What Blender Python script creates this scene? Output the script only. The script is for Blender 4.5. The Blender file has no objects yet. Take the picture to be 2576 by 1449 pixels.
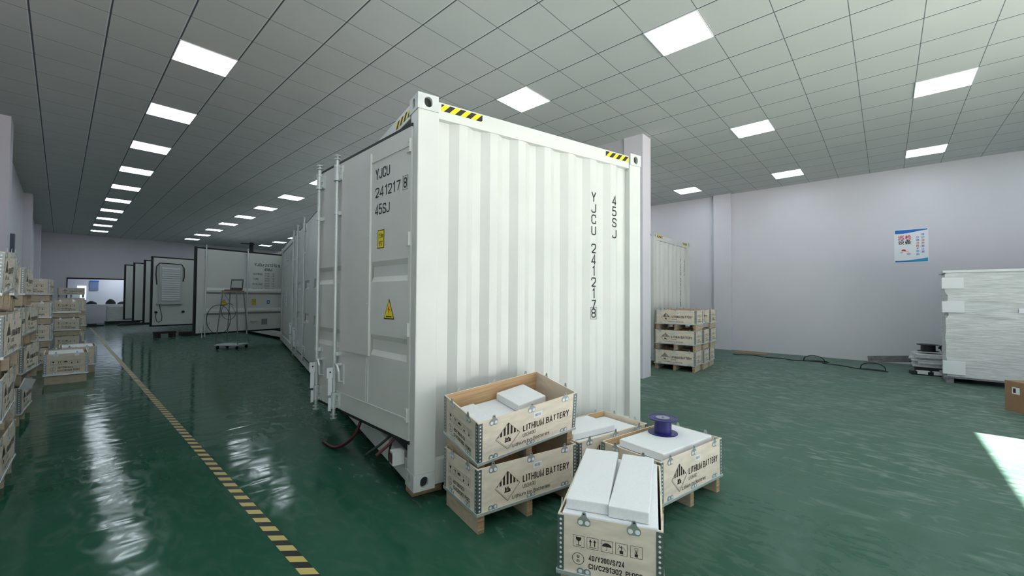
import bpy, bmesh, math, random
from mathutils import Matrix, Vector
random.seed(7)
C = bpy.context.scene.collection
sc = bpy.context.scene
# ---------------------------------------------------------------- camera
PITCH, ROLL, YAW, FPX, HCAM = .0228, .0064, .8324, 1033.3, 1.49
CEIL = HCAM + 3.087
fw = Vector((math.sin(YAW), math.cos(YAW), 0)); rt = Vector((math.cos(YAW), -math.sin(YAW), 0)); up = Vector((0, 0, 1))
Fv = fw*math.cos(PITCH)+up*math.sin(PITCH); Uu = -fw*math.sin(PITCH)+up*math.cos(PITCH)
Rv = rt*math.cos(ROLL)+Uu*math.sin(ROLL); Uv = -rt*math.sin(ROLL)+Uu*math.cos(ROLL)
cam = bpy.data.cameras.new('camera'); co = bpy.data.objects.new('camera', cam); C.objects.link(co)
cam.sensor_width = 36; cam.lens = FPX/2576*36; cam.clip_start = .05; cam.clip_end = 200
m = Matrix((Rv, Uv, -Fv)).transposed().to_4x4(); m.translation = (0, 0, HCAM); co.matrix_world = m
sc.camera = co
# ---------------------------------------------------------------- light
sc.view_settings.view_transform = 'Standard'; sc.view_settings.look = 'None'
sc.view_settings.gamma = 1; sc.view_settings.use_curve_mapping = False
sc.view_settings.exposure = 0.30
LAMP = 8.6
w = bpy.data.worlds.new('world'); sc.world = w; w.use_nodes = True
bg = w.node_tree.nodes['Background']; bg.inputs[0].default_value = (.66, .80, 1.0, 1); bg.inputs[1].default_value = .9
sun = bpy.data.lights.new('sun', 'SUN'); so = bpy.data.objects.new('sun', sun); C.objects.link(so)
sun.energy = 46; sun.color = (1, .905, .90); sun.angle = .01
so.rotation_euler = Vector((0.0, 1, -1.0)).to_track_quat('-Z', 'Y').to_euler()
DX0, DX1, DZ, BY = -.3, 6.98, 4.10, -4.6
pl = bpy.data.lights.new('daylight_portal', 'AREA'); po = bpy.data.objects.new('daylight_portal', pl); C.objects.link(po)
pl.shape = 'RECTANGLE'; pl.size = DX1-DX0; pl.size_y = DZ; pl.cycles.is_portal = True
po.location = ((DX0+DX1)/2, BY-.16, DZ/2); po.rotation_euler = (math.radians(90), 0, 0)

# ---------------------------------------------------------------- materials
def mat(name, col, rough=.6, metal=0, noise=0, nscale=6, bump=0, bscale=30, col2=None, emit=None, stretch=None, spec=None, coat=0):
    M = bpy.data.materials.new(name); M.use_nodes = True; nt = M.node_tree; b = nt.nodes['Principled BSDF']
    b.inputs['Base Color'].default_value = (*col, 1); b.inputs['Roughness'].default_value = rough; b.inputs['Metallic'].default_value = metal
    if spec is not None: b.inputs['Specular IOR Level'].default_value = spec
    if coat: b.inputs['Coat Weight'].default_value = coat; b.inputs['Coat Roughness'].default_value = .2
    tc = nt.nodes.new('ShaderNodeTexCoord'); mp = nt.nodes.new('ShaderNodeMapping'); nt.links.new(tc.outputs['Object'], mp.inputs[0])
    if stretch: mp.inputs['Scale'].default_value = stretch
    if noise:
        n = nt.nodes.new('ShaderNodeTexNoise'); n.inputs['Scale'].default_value = nscale; n.inputs['Detail'].default_value = 5
        nt.links.new(mp.outputs[0], n.inputs['Vector'])
        r = nt.nodes.new('ShaderNodeValToRGB'); nt.links.new(n.outputs[0], r.inputs[0])
        c2 = col2 or tuple(c*(1-noise) for c in col)
        r.color_ramp.elements[0].position = .35; r.color_ramp.elements[0].color = (*c2, 1)
        r.color_ramp.elements[1].position = .65; r.color_ramp.elements[1].color = (*col, 1)
        nt.links.new(r.outputs[0], b.inputs['Base Color'])
    if bump:
        n = nt.nodes.new('ShaderNodeTexNoise'); n.inputs['Scale'].default_value = bscale; n.inputs['Detail'].default_value = 3
        nt.links.new(mp.outputs[0], n.inputs['Vector'])
        bp = nt.nodes.new('ShaderNodeBump'); bp.inputs['Strength'].default_value = bump; bp.inputs['Distance'].default_value = .01
        nt.links.new(n.outputs[0], bp.inputs['Height']); nt.links.new(bp.outputs[0], b.inputs['Normal'])
    if emit:
        b.inputs['Emission Color'].default_value = (*emit[0], 1); b.inputs['Emission Strength'].default_value = emit[1]
    return M
M = {}
M['paint'] = mat('container_paint', (.70, .71, .68), .36, noise=.05, nscale=2.5, bump=.06, bscale=14)
M['cast'] = mat('casting_paint', (.66, .69, .67), .4, noise=.1, nscale=9, bump=.2, bscale=25)
M['black'] = mat('black_rubber', (.012, .012, .014), .55)
M['ink'] = mat('black_ink', (.018, .016, .016), .6)
M['brownink'] = mat('stencil_ink', (.035, .022, .018), .75)
M['hole'] = mat('dark_hollow', (.03, .03, .03), .8)
M['yellow'] = mat('yellow_film', (.9, .72, .01), .4)
M['red'] = mat('red_ink', (.65, .03, .04), .5)
M['blue'] = mat('blue_ink', (.01, .16, .55), .5)
M['cyan'] = mat('cyan_ink', (.0, .33, .62), .5)
M['galv'] = mat('galvanised_steel', (.74, .78, .77), .36, .6, noise=.08, nscale=60)
M['strip'] = mat('corner_strip_steel', (.30, .34, .34), .38, .8, noise=.2, nscale=50)
M['white'] = mat('white_plastic', (.82, .84, .85), .35)
M['ply'] = mat('pale_plywood', (.86, .76, .62), .7, noise=.14, nscale=5, stretch=(1.5, 1.5, 5), bump=.08, bscale=60)
M['plyin'] = mat('warm_plywood', (.72, .47, .25), .65, noise=.28, nscale=3, stretch=(1.2, 1.2, 26), bump=.05)
M['plyend'] = mat('plywood_edge', (.62, .42, .24), .75, noise=.6, nscale=7, stretch=(1, 1, 22))
M['skid'] = mat('skid_board', (.62, .52, .38), .7, noise=.2, nscale=4, stretch=(3, 3, 12))
M['foam'] = mat('white_foam', (.86, .88, .90), .85, noise=.05, nscale=120, bump=.12, bscale=260)
M['sticker'] = mat('white_sticker', (.86, .87, .92), .5)
M['wall'] = mat('wall_paint', (.74, .72, .77), .85, noise=.03, nscale=1.2, bump=.05, bscale=60)
M['beamm'] = mat('beam_paint', (.55, .55, .58), .85)
M['kraft'] = mat('cardboard', (.36, .21, .115), .8, noise=.08, nscale=8)
M['board'] = mat('grey_foil_board', (.30, .29, .32), .35, .3, noise=.35, nscale=14)
M['reel'] = mat('blue_reel_plastic', (.018, .018, .17), .28, noise=.15, nscale=4)
M['reelhub'] = mat('grey_hub_label', (.35, .36, .42), .4)
M['cable'] = mat('black_cable', (.012, .014, .016), .45)
M['redcable'] = mat('red_cable', (.10, .008, .016), .45)
M['outside'] = mat('outdoor_concrete', (.55, .53, .5), .9)
M['greyp'] = mat('grey_inner_panel', (.28, .30, .30), .6)
M['lou'] = mat('louvre_paint', (.58, .61, .61), .4)
M['paper'] = mat('paper_sheets', (.72, .73, .76), .6, noise=.3, nscale=25, stretch=(1, 1, 12))
M['lamp'] = mat('lamp_diffuser', (.9, .95, 1), .5, emit=((.82, .93, 1.0), LAMP))
M['laptop'] = mat('laptop_grey', (.06, .06, .065), .4)
M['screen'] = mat('laptop_screen', (.12, .14, .13), .2, emit=((.7, .85, .8), .08))
M['gtape'] = mat('blue_picture', (.22, .30, .48), .5, noise=.3, nscale=30)
M['sky'] = mat('lit_doorway', (.7, .8, .9), .5, emit=((.80, .86, 1.0), .9))
M['doorglow_blue'] = mat('lit_doorway_blue', (.2, .5, .9), .5, emit=((.22, .50, .95), .7))

def wrap_mat():
    m_ = bpy.data.materials.new('stretch_film'); m_.use_nodes = True; nt = m_.node_tree; b = nt.nodes['Principled BSDF']
    b.inputs['Base Color'].default_value = (.60, .62, .60, 1); b.inputs['Roughness'].default_value = .28
    tc = nt.nodes.new('ShaderNodeTexCoord'); mp = nt.nodes.new('ShaderNodeMapping'); mp.inputs['Scale'].default_value = (2.2, 2.2, 26)
    nt.links.new(tc.outputs['Object'], mp.inputs[0])
    n = nt.nodes.new('ShaderNodeTexNoise'); n.inputs['Scale'].default_value = 1.6; n.inputs['Detail'].default_value = 8; n.inputs['Distortion'].default_value = .9
    nt.links.new(mp.outputs[0], n.inputs['Vector'])
    r = nt.nodes.new('ShaderNodeValToRGB'); nt.links.new(n.outputs[0], r.inputs[0])
    r.color_ramp.elements[0].position = .36; r.color_ramp.elements[0].color = (.58, .60, .60, 1)
    r.color_ramp.elements[1].position = .62; r.color_ramp.elements[1].color = (.76, .78, .78, 1)
    nt.links.new(r.outputs[0], b.inputs['Base Color'])
    bp = nt.nodes.new('ShaderNodeBump'); bp.inputs['Strength'].default_value = .6; bp.inputs['Distance'].default_value = .012
    nt.links.new(n.outputs[0], bp.inputs['Height']); nt.links.new(bp.outputs[0], b.inputs['Normal'])
    return m_
M['wrap'] = wrap_mat()

def ceiling_mat():
    m_ = bpy.data.materials.new('ceiling_tiles'); m_.use_nodes = True; nt = m_.node_tree; b = nt.nodes['Principled BSDF']; N = nt.nodes; L = nt.links
    b.inputs['Roughness'].default_value = .8
    g = N.new('ShaderNodeNewGeometry'); s = N.new('ShaderNodeSeparateXYZ'); L.new(g.outputs['Position'], s.inputs[0])
    def mth(op, a, bb=None):
        n = N.new('ShaderNodeMath'); n.operation = op
        for k, v in enumerate((a, bb)):
            if v is None: continue
            if isinstance(v, (int, float)): n.inputs[k].default_value = v
            else: L.new(v, n.inputs[k])
        return n.outputs[0]
    def line(axis, off, half):
        v = mth('FRACT', mth('ADD', mth('MULTIPLY', mth('ADD', axis, -off), 1/.6), 100.5))
        return mth('LESS_THAN', mth('ABSOLUTE', mth('SUBTRACT', v, .5)), half/.6)
    lx = line(s.outputs[0], 1.508*.6, .0075); ly = line(s.outputs[1], 10.43*.6, .0042)
    bar = line(s.outputs[0], 1.508*.6-.012, .006)
    n = N.new('ShaderNodeTexNoise'); n.inputs['Scale'].default_value = 1.1; n.inputs['Detail'].default_value = 2; L.new(g.outputs['Position'], n.inputs['Vector'])
    r = N.new('ShaderNodeValToRGB'); L.new(n.outputs[0], r.inputs[0])
    r.color_ramp.elements[0].color = (.50, .525, .52, 1); r.color_ramp.elements[1].color = (.60, .605, .585, 1)
    def mix(f, a, col):
        x = N.new('ShaderNodeMixRGB'); L.new(f, x.inputs[0]); L.new(a, x.inputs[1]); x.inputs[2].default_value = col; return x.outputs[0]
    c = mix(bar, r.outputs[0], (.68, .70, .70, 1)); c = mix(ly, c, (.14, .15, .17, 1)); c = mix(lx, c, (.075, .08, .10, 1))
    L.new(c, b.inputs['Base Color']); return m_
M['ceil'] = ceiling_mat()

def floor_mat():
    m_ = bpy.data.materials.new('green_epoxy'); m_.use_nodes = True; nt = m_.node_tree; b = nt.nodes['Principled BSDF']; N = nt.nodes; L = nt.links; b.inputs['Specular IOR Level'].default_value = .16
    g = N.new('ShaderNodeNewGeometry')
    def noise(scale, det, sc=(1, 1, 1), rot=0, dist=0):
        mp = N.new('ShaderNodeMapping'); mp.inputs['Scale'].default_value = sc; mp.inputs['Rotation'].default_value = (0, 0, rot)
        L.new(g.outputs['Position'], mp.inputs[0]); n = N.new('ShaderNodeTexNoise'); n.inputs['Scale'].default_value = scale
        n.inputs['Detail'].default_value = det; n.inputs['Distortion'].default_value = dist; L.new(mp.outputs[0], n.inputs['Vector']); return n.outputs[0]
    def ramp(f, p0, c0, p1, c1):
        r = N.new('ShaderNodeValToRGB'); L.new(f, r.inputs[0]); e = r.color_ramp.elements
        e[0].position = p0; e[0].color = (*c0, 1); e[1].position = p1; e[1].color = (*c1, 1); return r.outputs[0]
    base = ramp(noise(.9, 4), .35, (.012, .085, .046), .7, (.022, .105, .066))
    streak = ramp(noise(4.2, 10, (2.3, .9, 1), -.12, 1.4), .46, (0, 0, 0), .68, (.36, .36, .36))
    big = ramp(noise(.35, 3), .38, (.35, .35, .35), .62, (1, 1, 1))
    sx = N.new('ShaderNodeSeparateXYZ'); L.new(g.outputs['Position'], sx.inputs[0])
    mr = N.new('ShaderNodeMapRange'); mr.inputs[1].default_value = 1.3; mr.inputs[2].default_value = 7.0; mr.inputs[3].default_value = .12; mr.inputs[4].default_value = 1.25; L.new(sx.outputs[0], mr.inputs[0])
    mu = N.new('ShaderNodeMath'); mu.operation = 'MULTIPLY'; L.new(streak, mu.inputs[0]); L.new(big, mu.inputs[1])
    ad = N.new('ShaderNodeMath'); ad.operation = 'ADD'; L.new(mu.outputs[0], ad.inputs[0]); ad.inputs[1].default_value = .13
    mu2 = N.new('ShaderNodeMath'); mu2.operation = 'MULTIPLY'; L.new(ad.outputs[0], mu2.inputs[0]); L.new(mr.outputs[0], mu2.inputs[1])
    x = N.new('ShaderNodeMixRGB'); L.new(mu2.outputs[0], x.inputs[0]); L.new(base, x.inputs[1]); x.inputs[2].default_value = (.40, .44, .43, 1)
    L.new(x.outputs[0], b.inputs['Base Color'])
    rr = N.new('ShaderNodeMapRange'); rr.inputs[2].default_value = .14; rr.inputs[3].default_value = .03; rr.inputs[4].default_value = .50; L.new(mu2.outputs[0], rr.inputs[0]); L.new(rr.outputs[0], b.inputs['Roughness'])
    bp = N.new('ShaderNodeBump'); bp.inputs['Strength'].default_value = .36; bp.inputs['Distance'].default_value = .012
    L.new(noise(3.3, 1.0, (.6, 1.5, 1), .25, .5), bp.inputs['Height']); L.new(bp.outputs[0], b.inputs['Normal'])
    return m_
M['floor'] = floor_mat()

def stripe_mat():
    m_ = bpy.data.materials.new('hazard_floor_tape'); m_.use_nodes = True; nt = m_.node_tree; b = nt.nodes['Principled BSDF']; N = nt.nodes; L = nt.links
    b.inputs['Roughness'].default_value = .35
    g = N.new('ShaderNodeNewGeometry'); s = N.new('ShaderNodeSeparateXYZ'); L.new(g.outputs['Position'], s.inputs[0])
    a = N.new('ShaderNodeMath'); a.operation = 'MULTIPLY_ADD'; L.new(s.outputs[0], a.inputs[0]); a.inputs[1].default_value = 1.0; L.new(s.outputs[1], a.inputs[2])
    d = N.new('ShaderNodeMath'); d.operation = 'MULTIPLY'; L.new(a.outputs[0], d.inputs[0]); d.inputs[1].default_value = 1/.15
    f = N.new('ShaderNodeMath'); f.operation = 'FRACT'; L.new(d.outputs[0], f.inputs[0])
    t = N.new('ShaderNodeMath'); t.operation = 'GREATER_THAN'; L.new(f.outputs[0], t.inputs[0]); t.inputs[1].default_value = .5
    x = N.new('ShaderNodeMixRGB'); L.new(t.outputs[0], x.inputs[0]); x.inputs[1].default_value = (.012, .016, .016, 1); x.inputs[2].default_value = (.62, .50, .16, 1)
    L.new(x.outputs[0], b.inputs['Base Color']); return m_
M['tape'] = stripe_mat()

# ---------------------------------------------------------------- mesh helpers
class MB:
    def __init__(s): s.v = []; s.f = []; s.mi = []
    def raw(s, vs, fs, mi=0):
        o = len(s.v); s.v += [tuple(v) for v in vs]; s.f += [tuple(i+o for i in f) for f in fs]; s.mi += [mi]*len(fs); return s
    def box(s, x0, x1, y0, y1, z0, z1, mi=0, M_=None):
        vs = [(x, y, z) for z in (z0, z1) for y in (y0, y1) for x in (x0, x1)]
        if M_ is not None: vs = [M_ @ Vector(v) for v in vs]
        return s.raw(vs, [(0, 2, 3, 1), (4, 5, 7, 6), (0, 1, 5, 4), (2, 6, 7, 3), (0, 4, 6, 2), (1, 3, 7, 5)], mi)
    def tube(s, pts, r, n=8, mi=0, closed=False):
        pts = [Vector(p) for p in pts]; rings = []; prev = None
        for k, p in enumerate(pts):
            a = pts[max(k-1, 0)]; b = pts[min(k+1, len(pts)-1)]; t = (b-a).normalized() if (b-a).length else Vector((0, 0, 1))
            u = Vector((0, 0, 1)).cross(t)
            if u.length < .1: u = Vector((1, 0, 0)).cross(t)
            u.normalize()
            if prev is not None and u.dot(prev) < 0: u = -u
            prev = u
            v = t.cross(u); rr = r[k] if isinstance(r, (list, tuple)) else r
            rings.append([p+u*math.cos(2*math.pi*i/n)*rr+v*math.sin(2*math.pi*i/n)*rr for i in range(n)])
        vs = [q for R in rings for q in R]; fs = []
        for k in range(len(pts)-1):
            for i in range(n): j = (i+1) % n; fs.append((k*n+i, k*n+j, (k+1)*n+j, (k+1)*n+i))
        fs.append(tuple(range(n-1, -1, -1))); fs.append(tuple((len(pts)-1)*n+i for i in range(n)))
        return s.raw(vs, fs, mi)
    def cyl(s, p0, p1, r, n=16, mi=0): return s.tube([p0, p1], r, n, mi)
    def lathe(s, prof, c=(0, 0, 0), n=32, mi=0):
        vs = []; fs = []
        for r, z in prof:
            for i in range(n): a = 2*math.pi*i/n; vs.append((c[0]+r*math.cos(a), c[1]+r*math.sin(a), c[2]+z))
        m_ = len(prof)
        for k in range(m_-1):
            for i in range(n): j = (i+1) % n; fs.append((k*n+i, k*n+j, (k+1)*n+j, (k+1)*n+i))
        fs.append(tuple(range(n-1, -1, -1))); fs.append(tuple((m_-1)*n+i for i in range(n)))
        return s.raw(vs, fs, mi)
    def poly(s, pts2, F, d0, d1, mi=0):
        """2-D outline extruded from depth d0 to d1; F(u, v, d) -> 3-D point."""
        n = len(pts2); vs = [F(u, v, d0) for u, v in pts2]+[F(u, v, d1) for u, v in pts2]
        fs = [tuple(range(n)), tuple(range(2*n-1, n-1, -1))]+[(i, i+n, (i+1) % n+n, (i+1) % n) for i in range(n)]
        return s.raw(vs, fs, mi)
    def flat(s, vs2, fs2, F, d, mi=0): return s.raw([F(u, v, d) for u, v in vs2], fs2, mi)
    def mesh(s, name, mats, fix=True, smooth=False, bevel=0):
        me = bpy.data.meshes.new(name); me.from_pydata(s.v, [], s.f); me.update()
        for m_ in (mats if isinstance(mats, (list, tuple)) else [mats]): me.materials.append(m_)
        me.polygons.foreach_set('material_index', s.mi)
        if fix or bevel:
            bm = bmesh.new(); bm.from_mesh(me)
            if bevel:
                es = [e for e in bm.edges if len(e.link_faces) == 2 and e.calc_face_angle(0) > .6]
                bmesh.ops.bevel(bm, geom=es, offset=bevel, segments=2, affect='EDGES', profile=.6)
            if fix: bmesh.ops.recalc_face_normals(bm, faces=bm.faces)
            bm.to_mesh(me); bm.free()
        if smooth:
            for p in me.polygons: p.use_smooth = True
        return me
    def build(s, name, mats, parent=None, smooth=False, bevel=0, fix=True):
        o = bpy.data.objects.new(name, s.mesh(name, mats, fix, smooth, bevel)); C.objects.link(o)
        if parent: o.parent = parent
        return o
def tag(o, label=None, cat=None, group=None, kind=None):
    for k, v in (('label', label), ('category', cat), ('group', group), ('kind', kind)):
        if v: o[k] = v
    return o
def thing(name, label, cat, loc=(0, 0, 0), rz=0, group=None):
    o = bpy.data.objects.new(name, None); C.objects.link(o); o.location = loc; o.rotation_euler = (0, 0, rz); return tag(o, label, cat, group)
KIDS = {}
def copy_tree(o, parent=None, skip=()):
    c = o.copy(); C.objects.link(c); c.parent = parent
    for ch in o.children:
        if ch.name.split('.')[0] not in skip: copy_tree(ch, c, skip)
    return c
_T = {}
def text2d(s_, size=1.0, xs=1.0, off=0.0, align='LEFT', sp=1.0):
    """glyph outlines as flat 2-D verts and faces; size = cap height"""
    k = (s_, off, sp)
    if k not in _T:
        cu = bpy.data.curves.new('t', 'FONT'); cu.body = s_; cu.size = 1; cu.resolution_u = 3; cu.offset = off; cu.space_character = sp; cu.fill_mode = 'FRONT'
        ob = bpy.data.objects.new('t', cu); C.objects.link(ob); dg = bpy.context.evaluated_depsgraph_get()
        me = bpy.data.meshes.new_from_object(ob.evaluated_get(dg))
        _T[k] = ([(v.co.x, v.co.y) for v in me.vertices], [tuple(p.vertices) for p in me.polygons])
        bpy.data.objects.remove(ob); bpy.data.curves.remove(cu); bpy.data.meshes.remove(me)
    vs, fs = _T[k]
    cap = .727
    vs = [(x*size/cap*xs, y*size/cap) for x, y in vs]
    if align == 'CENTER' and vs:
        a, b = min(v[0] for v in vs), max(v[0] for v in vs); vs = [(x-(a+b)/2, y) for x, y in vs]
    return vs, fs
_G = {}
def _g(ch, w_, *paths): _G[ch] = (w_, paths)
# condensed stencil-like lettering: (rounded?, closed?, points) in a unit box
_g('Y', .52, (0, 0, [(0, 1), (.5, .42), (1, 1)]), (0, 0, [(.5, .42), (.5, 0)])); _g('J', .42, (1, 0, [(1, 1), (1, 0), (0, 0), (0, .28)])); _g('C', .48, (1, 0, [(1, .68), (1, 1), (0, 1), (0, 0), (1, 0), (1, .32)]))
_g('U', .48, (1, 0, [(0, 1), (0, 0), (1, 0), (1, 1)])); _g('2', .46, (1, 0, [(0, .70), (0, 1), (1, 1), (1, .56), (0, .0)]), (0, 0, [(0, 0), (1, 0)])); _g('4', .50, (0, 0, [(.74, 0), (.74, 1), (0, .26), (1, .26)]))
_g('1', .30, (0, 0, [(.1, .78), (.75, 1), (.75, 0)])); _g('7', .46, (0, 0, [(0, 1), (1, 1), (.35, 0)])); _g('8', .46, (1, 1, [(0, 1), (1, 1), (1, .52), (0, .52)]), (1, 1, [(0, .52), (1, .52), (1, 0), (0, 0)]))
_g('5', .46, (0, 0, [(.95, 1), (.08, 1), (.04, .52)]), (1, 0, [(.04, .52), (.15, .63), (1, .63), (1, 0), (0, 0), (0, .25)])); _g('S', .48, (1, 0, [(1, .72), (1, 1), (0, 1), (0, .56), (1, .46), (1, 0), (0, 0), (0, .28)]))
_g('9', .46, (1, 1, [(0, 1), (1, 1), (1, .45), (0, .45)]), (1, 0, [(1, .7), (1, 0), (0, 0), (0, .22)])); _g('0', .46, (1, 1, [(0, 1), (1, 1), (1, 0), (0, 0)])); _g('O', .50, (1, 1, [(0, 1), (1, 1), (1, 0), (0, 0)]))
_g('3', .46, (1, 0, [(0, .72), (0, 1), (1, 1), (1, .53), (.4, .53)]), (1, 0, [(.4, .53), (1, .53), (1, 0), (0, 0), (0, .28)])); _g('6', .46, (1, 1, [(0, 0), (1, 0), (1, .57), (0, .57)]), (1, 0, [(1, .8), (1, 1), (0, 1), (0, .3)]))
_g('L', .40, (0, 0, [(0, 1), (0, 0), (1, 0)])); _g('I', 0, (0, 0, [(.5, 1), (.5, 0)])); _g('T', .46, (0, 0, [(0, 1), (1, 1)]), (0, 0, [(.5, 1), (.5, 0)])); _g('H', .48, (0, 0, [(0, 1), (0, 0)]), (0, 0, [(1, 1), (1, 0)]), (0, 0, [(0, .52), (1, .52)]))
_g('M', .64, (0, 0, [(0, 0), (0, 1), (.5, .1), (1, 1), (1, 0)])); _g('B', .48, (0, 0, [(0, 0), (0, 1)]), (1, 0, [(0, 1), (.93, 1), (.93, .53), (0, .53)]), (1, 0, [(0, .53), (1, .53), (1, 0), (0, 0)])); _g('A', .52, (0, 0, [(0, 0), (.5, 1), (1, 0)]), (0, 0, [(.2, .3), (.8, .3)]))
_g('E', .40, (0, 0, [(1, 1), (0, 1), (0, 0), (1, 0)]), (0, 0, [(0, .52), (.85, .52)])); _g('R', .48, (0, 0, [(0, 0), (0, 1)]), (1, 0, [(0, 1), (1, 1), (1, .5), (0, .5)]), (0, 0, [(.55, .5), (1, 0)])); _g('N', .48, (0, 0, [(0, 0), (0, 1), (1, 0), (1, 1)]))
_g('D', .48, (0, 0, [(0, 0), (0, 1)]), (1, 0, [(0, 1), (1, 1), (1, 0), (0, 0)])); _g('P', .46, (0, 0, [(0, 0), (0, 1)]), (1, 0, [(0, 1), (1, 1), (1, .46), (0, .46)])); _g('G', .50, (1, 0, [(1, .70), (1, 1), (0, 1), (0, 0), (1, 0), (1, .45), (.55, .45)])); _g('X', .50, (0, 0, [(0, 0), (1, 1)]), (0, 0, [(0, 1), (1, 0)]))
_g('K', .48, (0, 0, [(0, 0), (0, 1)]), (0, 0, [(1, 1), (0, .4)]), (0, 0, [(.35, .6), (1, 0)])); _g('/', .34, (0, 0, [(0, 0), (1, 1)])); _g('i', 0, (0, 0, [(.5, 0), (.5, .70)]), (0, 0, [(.5, .87), (.5, 1)])); _g('t', .26, (1, 0, [(.3, .95), (.3, 0), (1, 0)]), (0, 0, [(0, .70), (1, .70)]))
_g('h', .42, (0, 0, [(0, 0), (0, 1)]), (1, 0, [(0, .4), (0, .72), (1, .72), (1, 0)])); _g('u', .42, (1, 0, [(0, .72), (0, 0), (1, 0), (1, .72)])); _g('m', .68, (1, 0, [(0, 0), (0, .72), (.5, .72), (.5, 0)]), (1, 0, [(.5, .4), (.5, .72), (1, .72), (1, 0)])); _g('o', .44, (1, 1, [(0, 0), (1, 0), (1, .72), (0, .72)]))
_g('n', .42, (1, 0, [(0, 0), (0, .72), (1, .72), (1, 0)])); _g('a', .42, (1, 0, [(.05, .72), (1, .72), (1, 0)]), (1, 0, [(1, .42), (0, .42), (0, 0), (1, 0)])); _g('e', .42, (1, 0, [(0, .37), (1, .37), (1, .72), (0, .72), (0, 0), (1, 0), (1, .14)])); _g('r', .28, (1, 0, [(0, 0), (0, .72), (1, .72)]))
_g('s', .38, (1, 0, [(1, .56), (1, .72), (0, .72), (0, .38), (1, .34), (1, 0), (0, 0), (0, .16)])); _g(':', 0, (0, 0, [(.5, .60), (.5, .74)]), (0, 0, [(.5, 0), (.5, .14)])); _g('.', 0, (0, 0, [(.5, 0), (.5, .12)])); _g(',', .06, (0, 0, [(1, .12), (0, -.12)])); _g("'", 0, (0, 0, [(.5, .75), (.5, 1)])); _g('"', .16, (0, 0, [(0, .75), (0, 1)]), (0, 0, [(1, .75), (1, 1)])); _g(' ', .22)
def _stroke(mb, pts, closed, rnd, t, F, d, mi, rad):
    n = len(pts)
    if rnd and n > 2:
        out = []; rng = range(n) if closed else range(1, n-1)
        if not closed: out.append(pts[0])
        for i in rng:
            p, a, b = Vector(pts[i]), Vector(pts[i-1]), Vector(pts[(i+1) % n]); la, lb = (a-p).length, (b-p).length
            r_ = min(rad, la*.5, lb*.5)
            if r_ < 1e-5: out.append(tuple(p)); continue
            p0, p1 = p+(a-p)/la*r_, p+(b-p)/lb*r_
            for k in range(4): q = k/3; out.append(tuple(p0*(1-q)**2+p*2*q*(1-q)+p1*q*q))
        if not closed: out.append(pts[-1])
        pts = out; n = len(pts)
    L_ = []; R_ = []
    for i in range(n):
        p = Vector(pts[i]); a = Vector(pts[i-1]) if (i or closed) else None; b = Vector(pts[(i+1) % n]) if (i < n-1 or closed) else None
        d0 = (p-a).normalized() if a is not None and (p-a).length > 1e-7 else None; d1 = (b-p).normalized() if b is not None and (b-p).length > 1e-7 else None
        d0 = d0 or d1; d1 = d1 or d0; m_ = (d0+d1)
        if m_.length < 1e-4: m_ = d0
        m_.normalize(); nn = Vector((-m_.y, m_.x)); c_ = max(.42, nn.dot(Vector((-d0.y, d0.x)))); h = t/2/c_
        L_.append(p+nn*h); R_.append(p-nn*h)
    vs = [tuple(v) for v in L_+R_]; m2 = n if closed else n-1
    mb.flat(vs, [(i, (i+1) % n, n+(i+1) % n, n+i) for i in range(m2)], F, d, mi)
def put(mb, s_, F, u, v, size, d=0, mi=0, xs=1, off=0, align='LEFT', width=None, sp=1.0):
    if any(ch not in _G for ch in s_):
        vs, fs = text2d(s_, size, xs, off, align, sp); mb.flat([(u+x, v+y) for x, y in vs], fs, F, d, mi); return
    t = size*(.105 if off < .01 else .135 if off < .03 else .165)
    gap = size*(.10 if off < .03 else .085)*sp
    ws = [_G[ch][0]*size for ch in s_]; fixed = sum((0 if ch == ' ' else t) for ch in s_)+gap*(len(s_)-1); tot = sum(ws)
    k = 1.0
    if width: k = max(.3, (width-fixed)/tot) if tot > 0 else 1
    total = fixed+tot*k; x = u if align == 'LEFT' else u-total/2
    for n_, ch in enumerate(s_):
        gw = ws[n_]*k
        if ch != ' ':
            for rnd, cl, pts in _G[ch][1]:
                P = [(x+t/2+px*gw, v+t/2*(1 if cl or rnd or ch in 'LTEZ27' else 0)+py*(size-(t if cl or rnd or ch in 'LTEZ27' else 0))) for px, py in pts]
                if not (cl or rnd or ch in 'LTEZ27'): P = [(a_, v+(b_-v)) for a_, b_ in P]
                _stroke(mb, P, cl, rnd, t, F, d, mi, size*.24)
            x += gw+t+gap
        else: x += gw+gap
def ring2(mb, F, cx, cy, r0, r1, d, n=24, mi=0, sx=1):
    vs = [(cx+sx*r*math.cos(2*math.pi*i/n), cy+r*math.sin(2*math.pi*i/n)) for r in (r0, r1) for i in range(n)]
    mb.flat(vs, [(i, (i+1) % n, (i+1) % n+n, i+n) for i in range(n)], F, d, mi)
def frame2(mb, F, x0, x1, y0, y1, t, d, mi=0):
    for a, b, c, e in ((x0, x1, y0, y0+t), (x0, x1, y1-t, y1), (x0, x0+t, y0+t, y1-t), (x1-t, x1, y0+t, y1-t)):
        mb.flat([(a, c), (b, c), (b, e), (a, e)], [(0, 1, 2, 3)], F, d, mi)
def disc(mb, F, cx, cy, r, d, n=12, mi=0, a0=0, a1=2*math.pi, sy=1):
    full = abs(a1-a0-2*math.pi) < 1e-6
    m_ = n if full else n+1
    mb.flat([(cx+r*math.cos(a0+(a1-a0)*i/n), cy+sy*r*math.sin(a0+(a1-a0)*i/n)) for i in range(m_)], [tuple(range(m_))], F, d, mi)
def rect(mb, F, x0, x1, y0, y1, d, mi=0): mb.flat([(x0, y0), (x1, y0), (x1, y1), (x0, y1)], [(0, 1, 2, 3)], F, d, mi)

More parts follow.
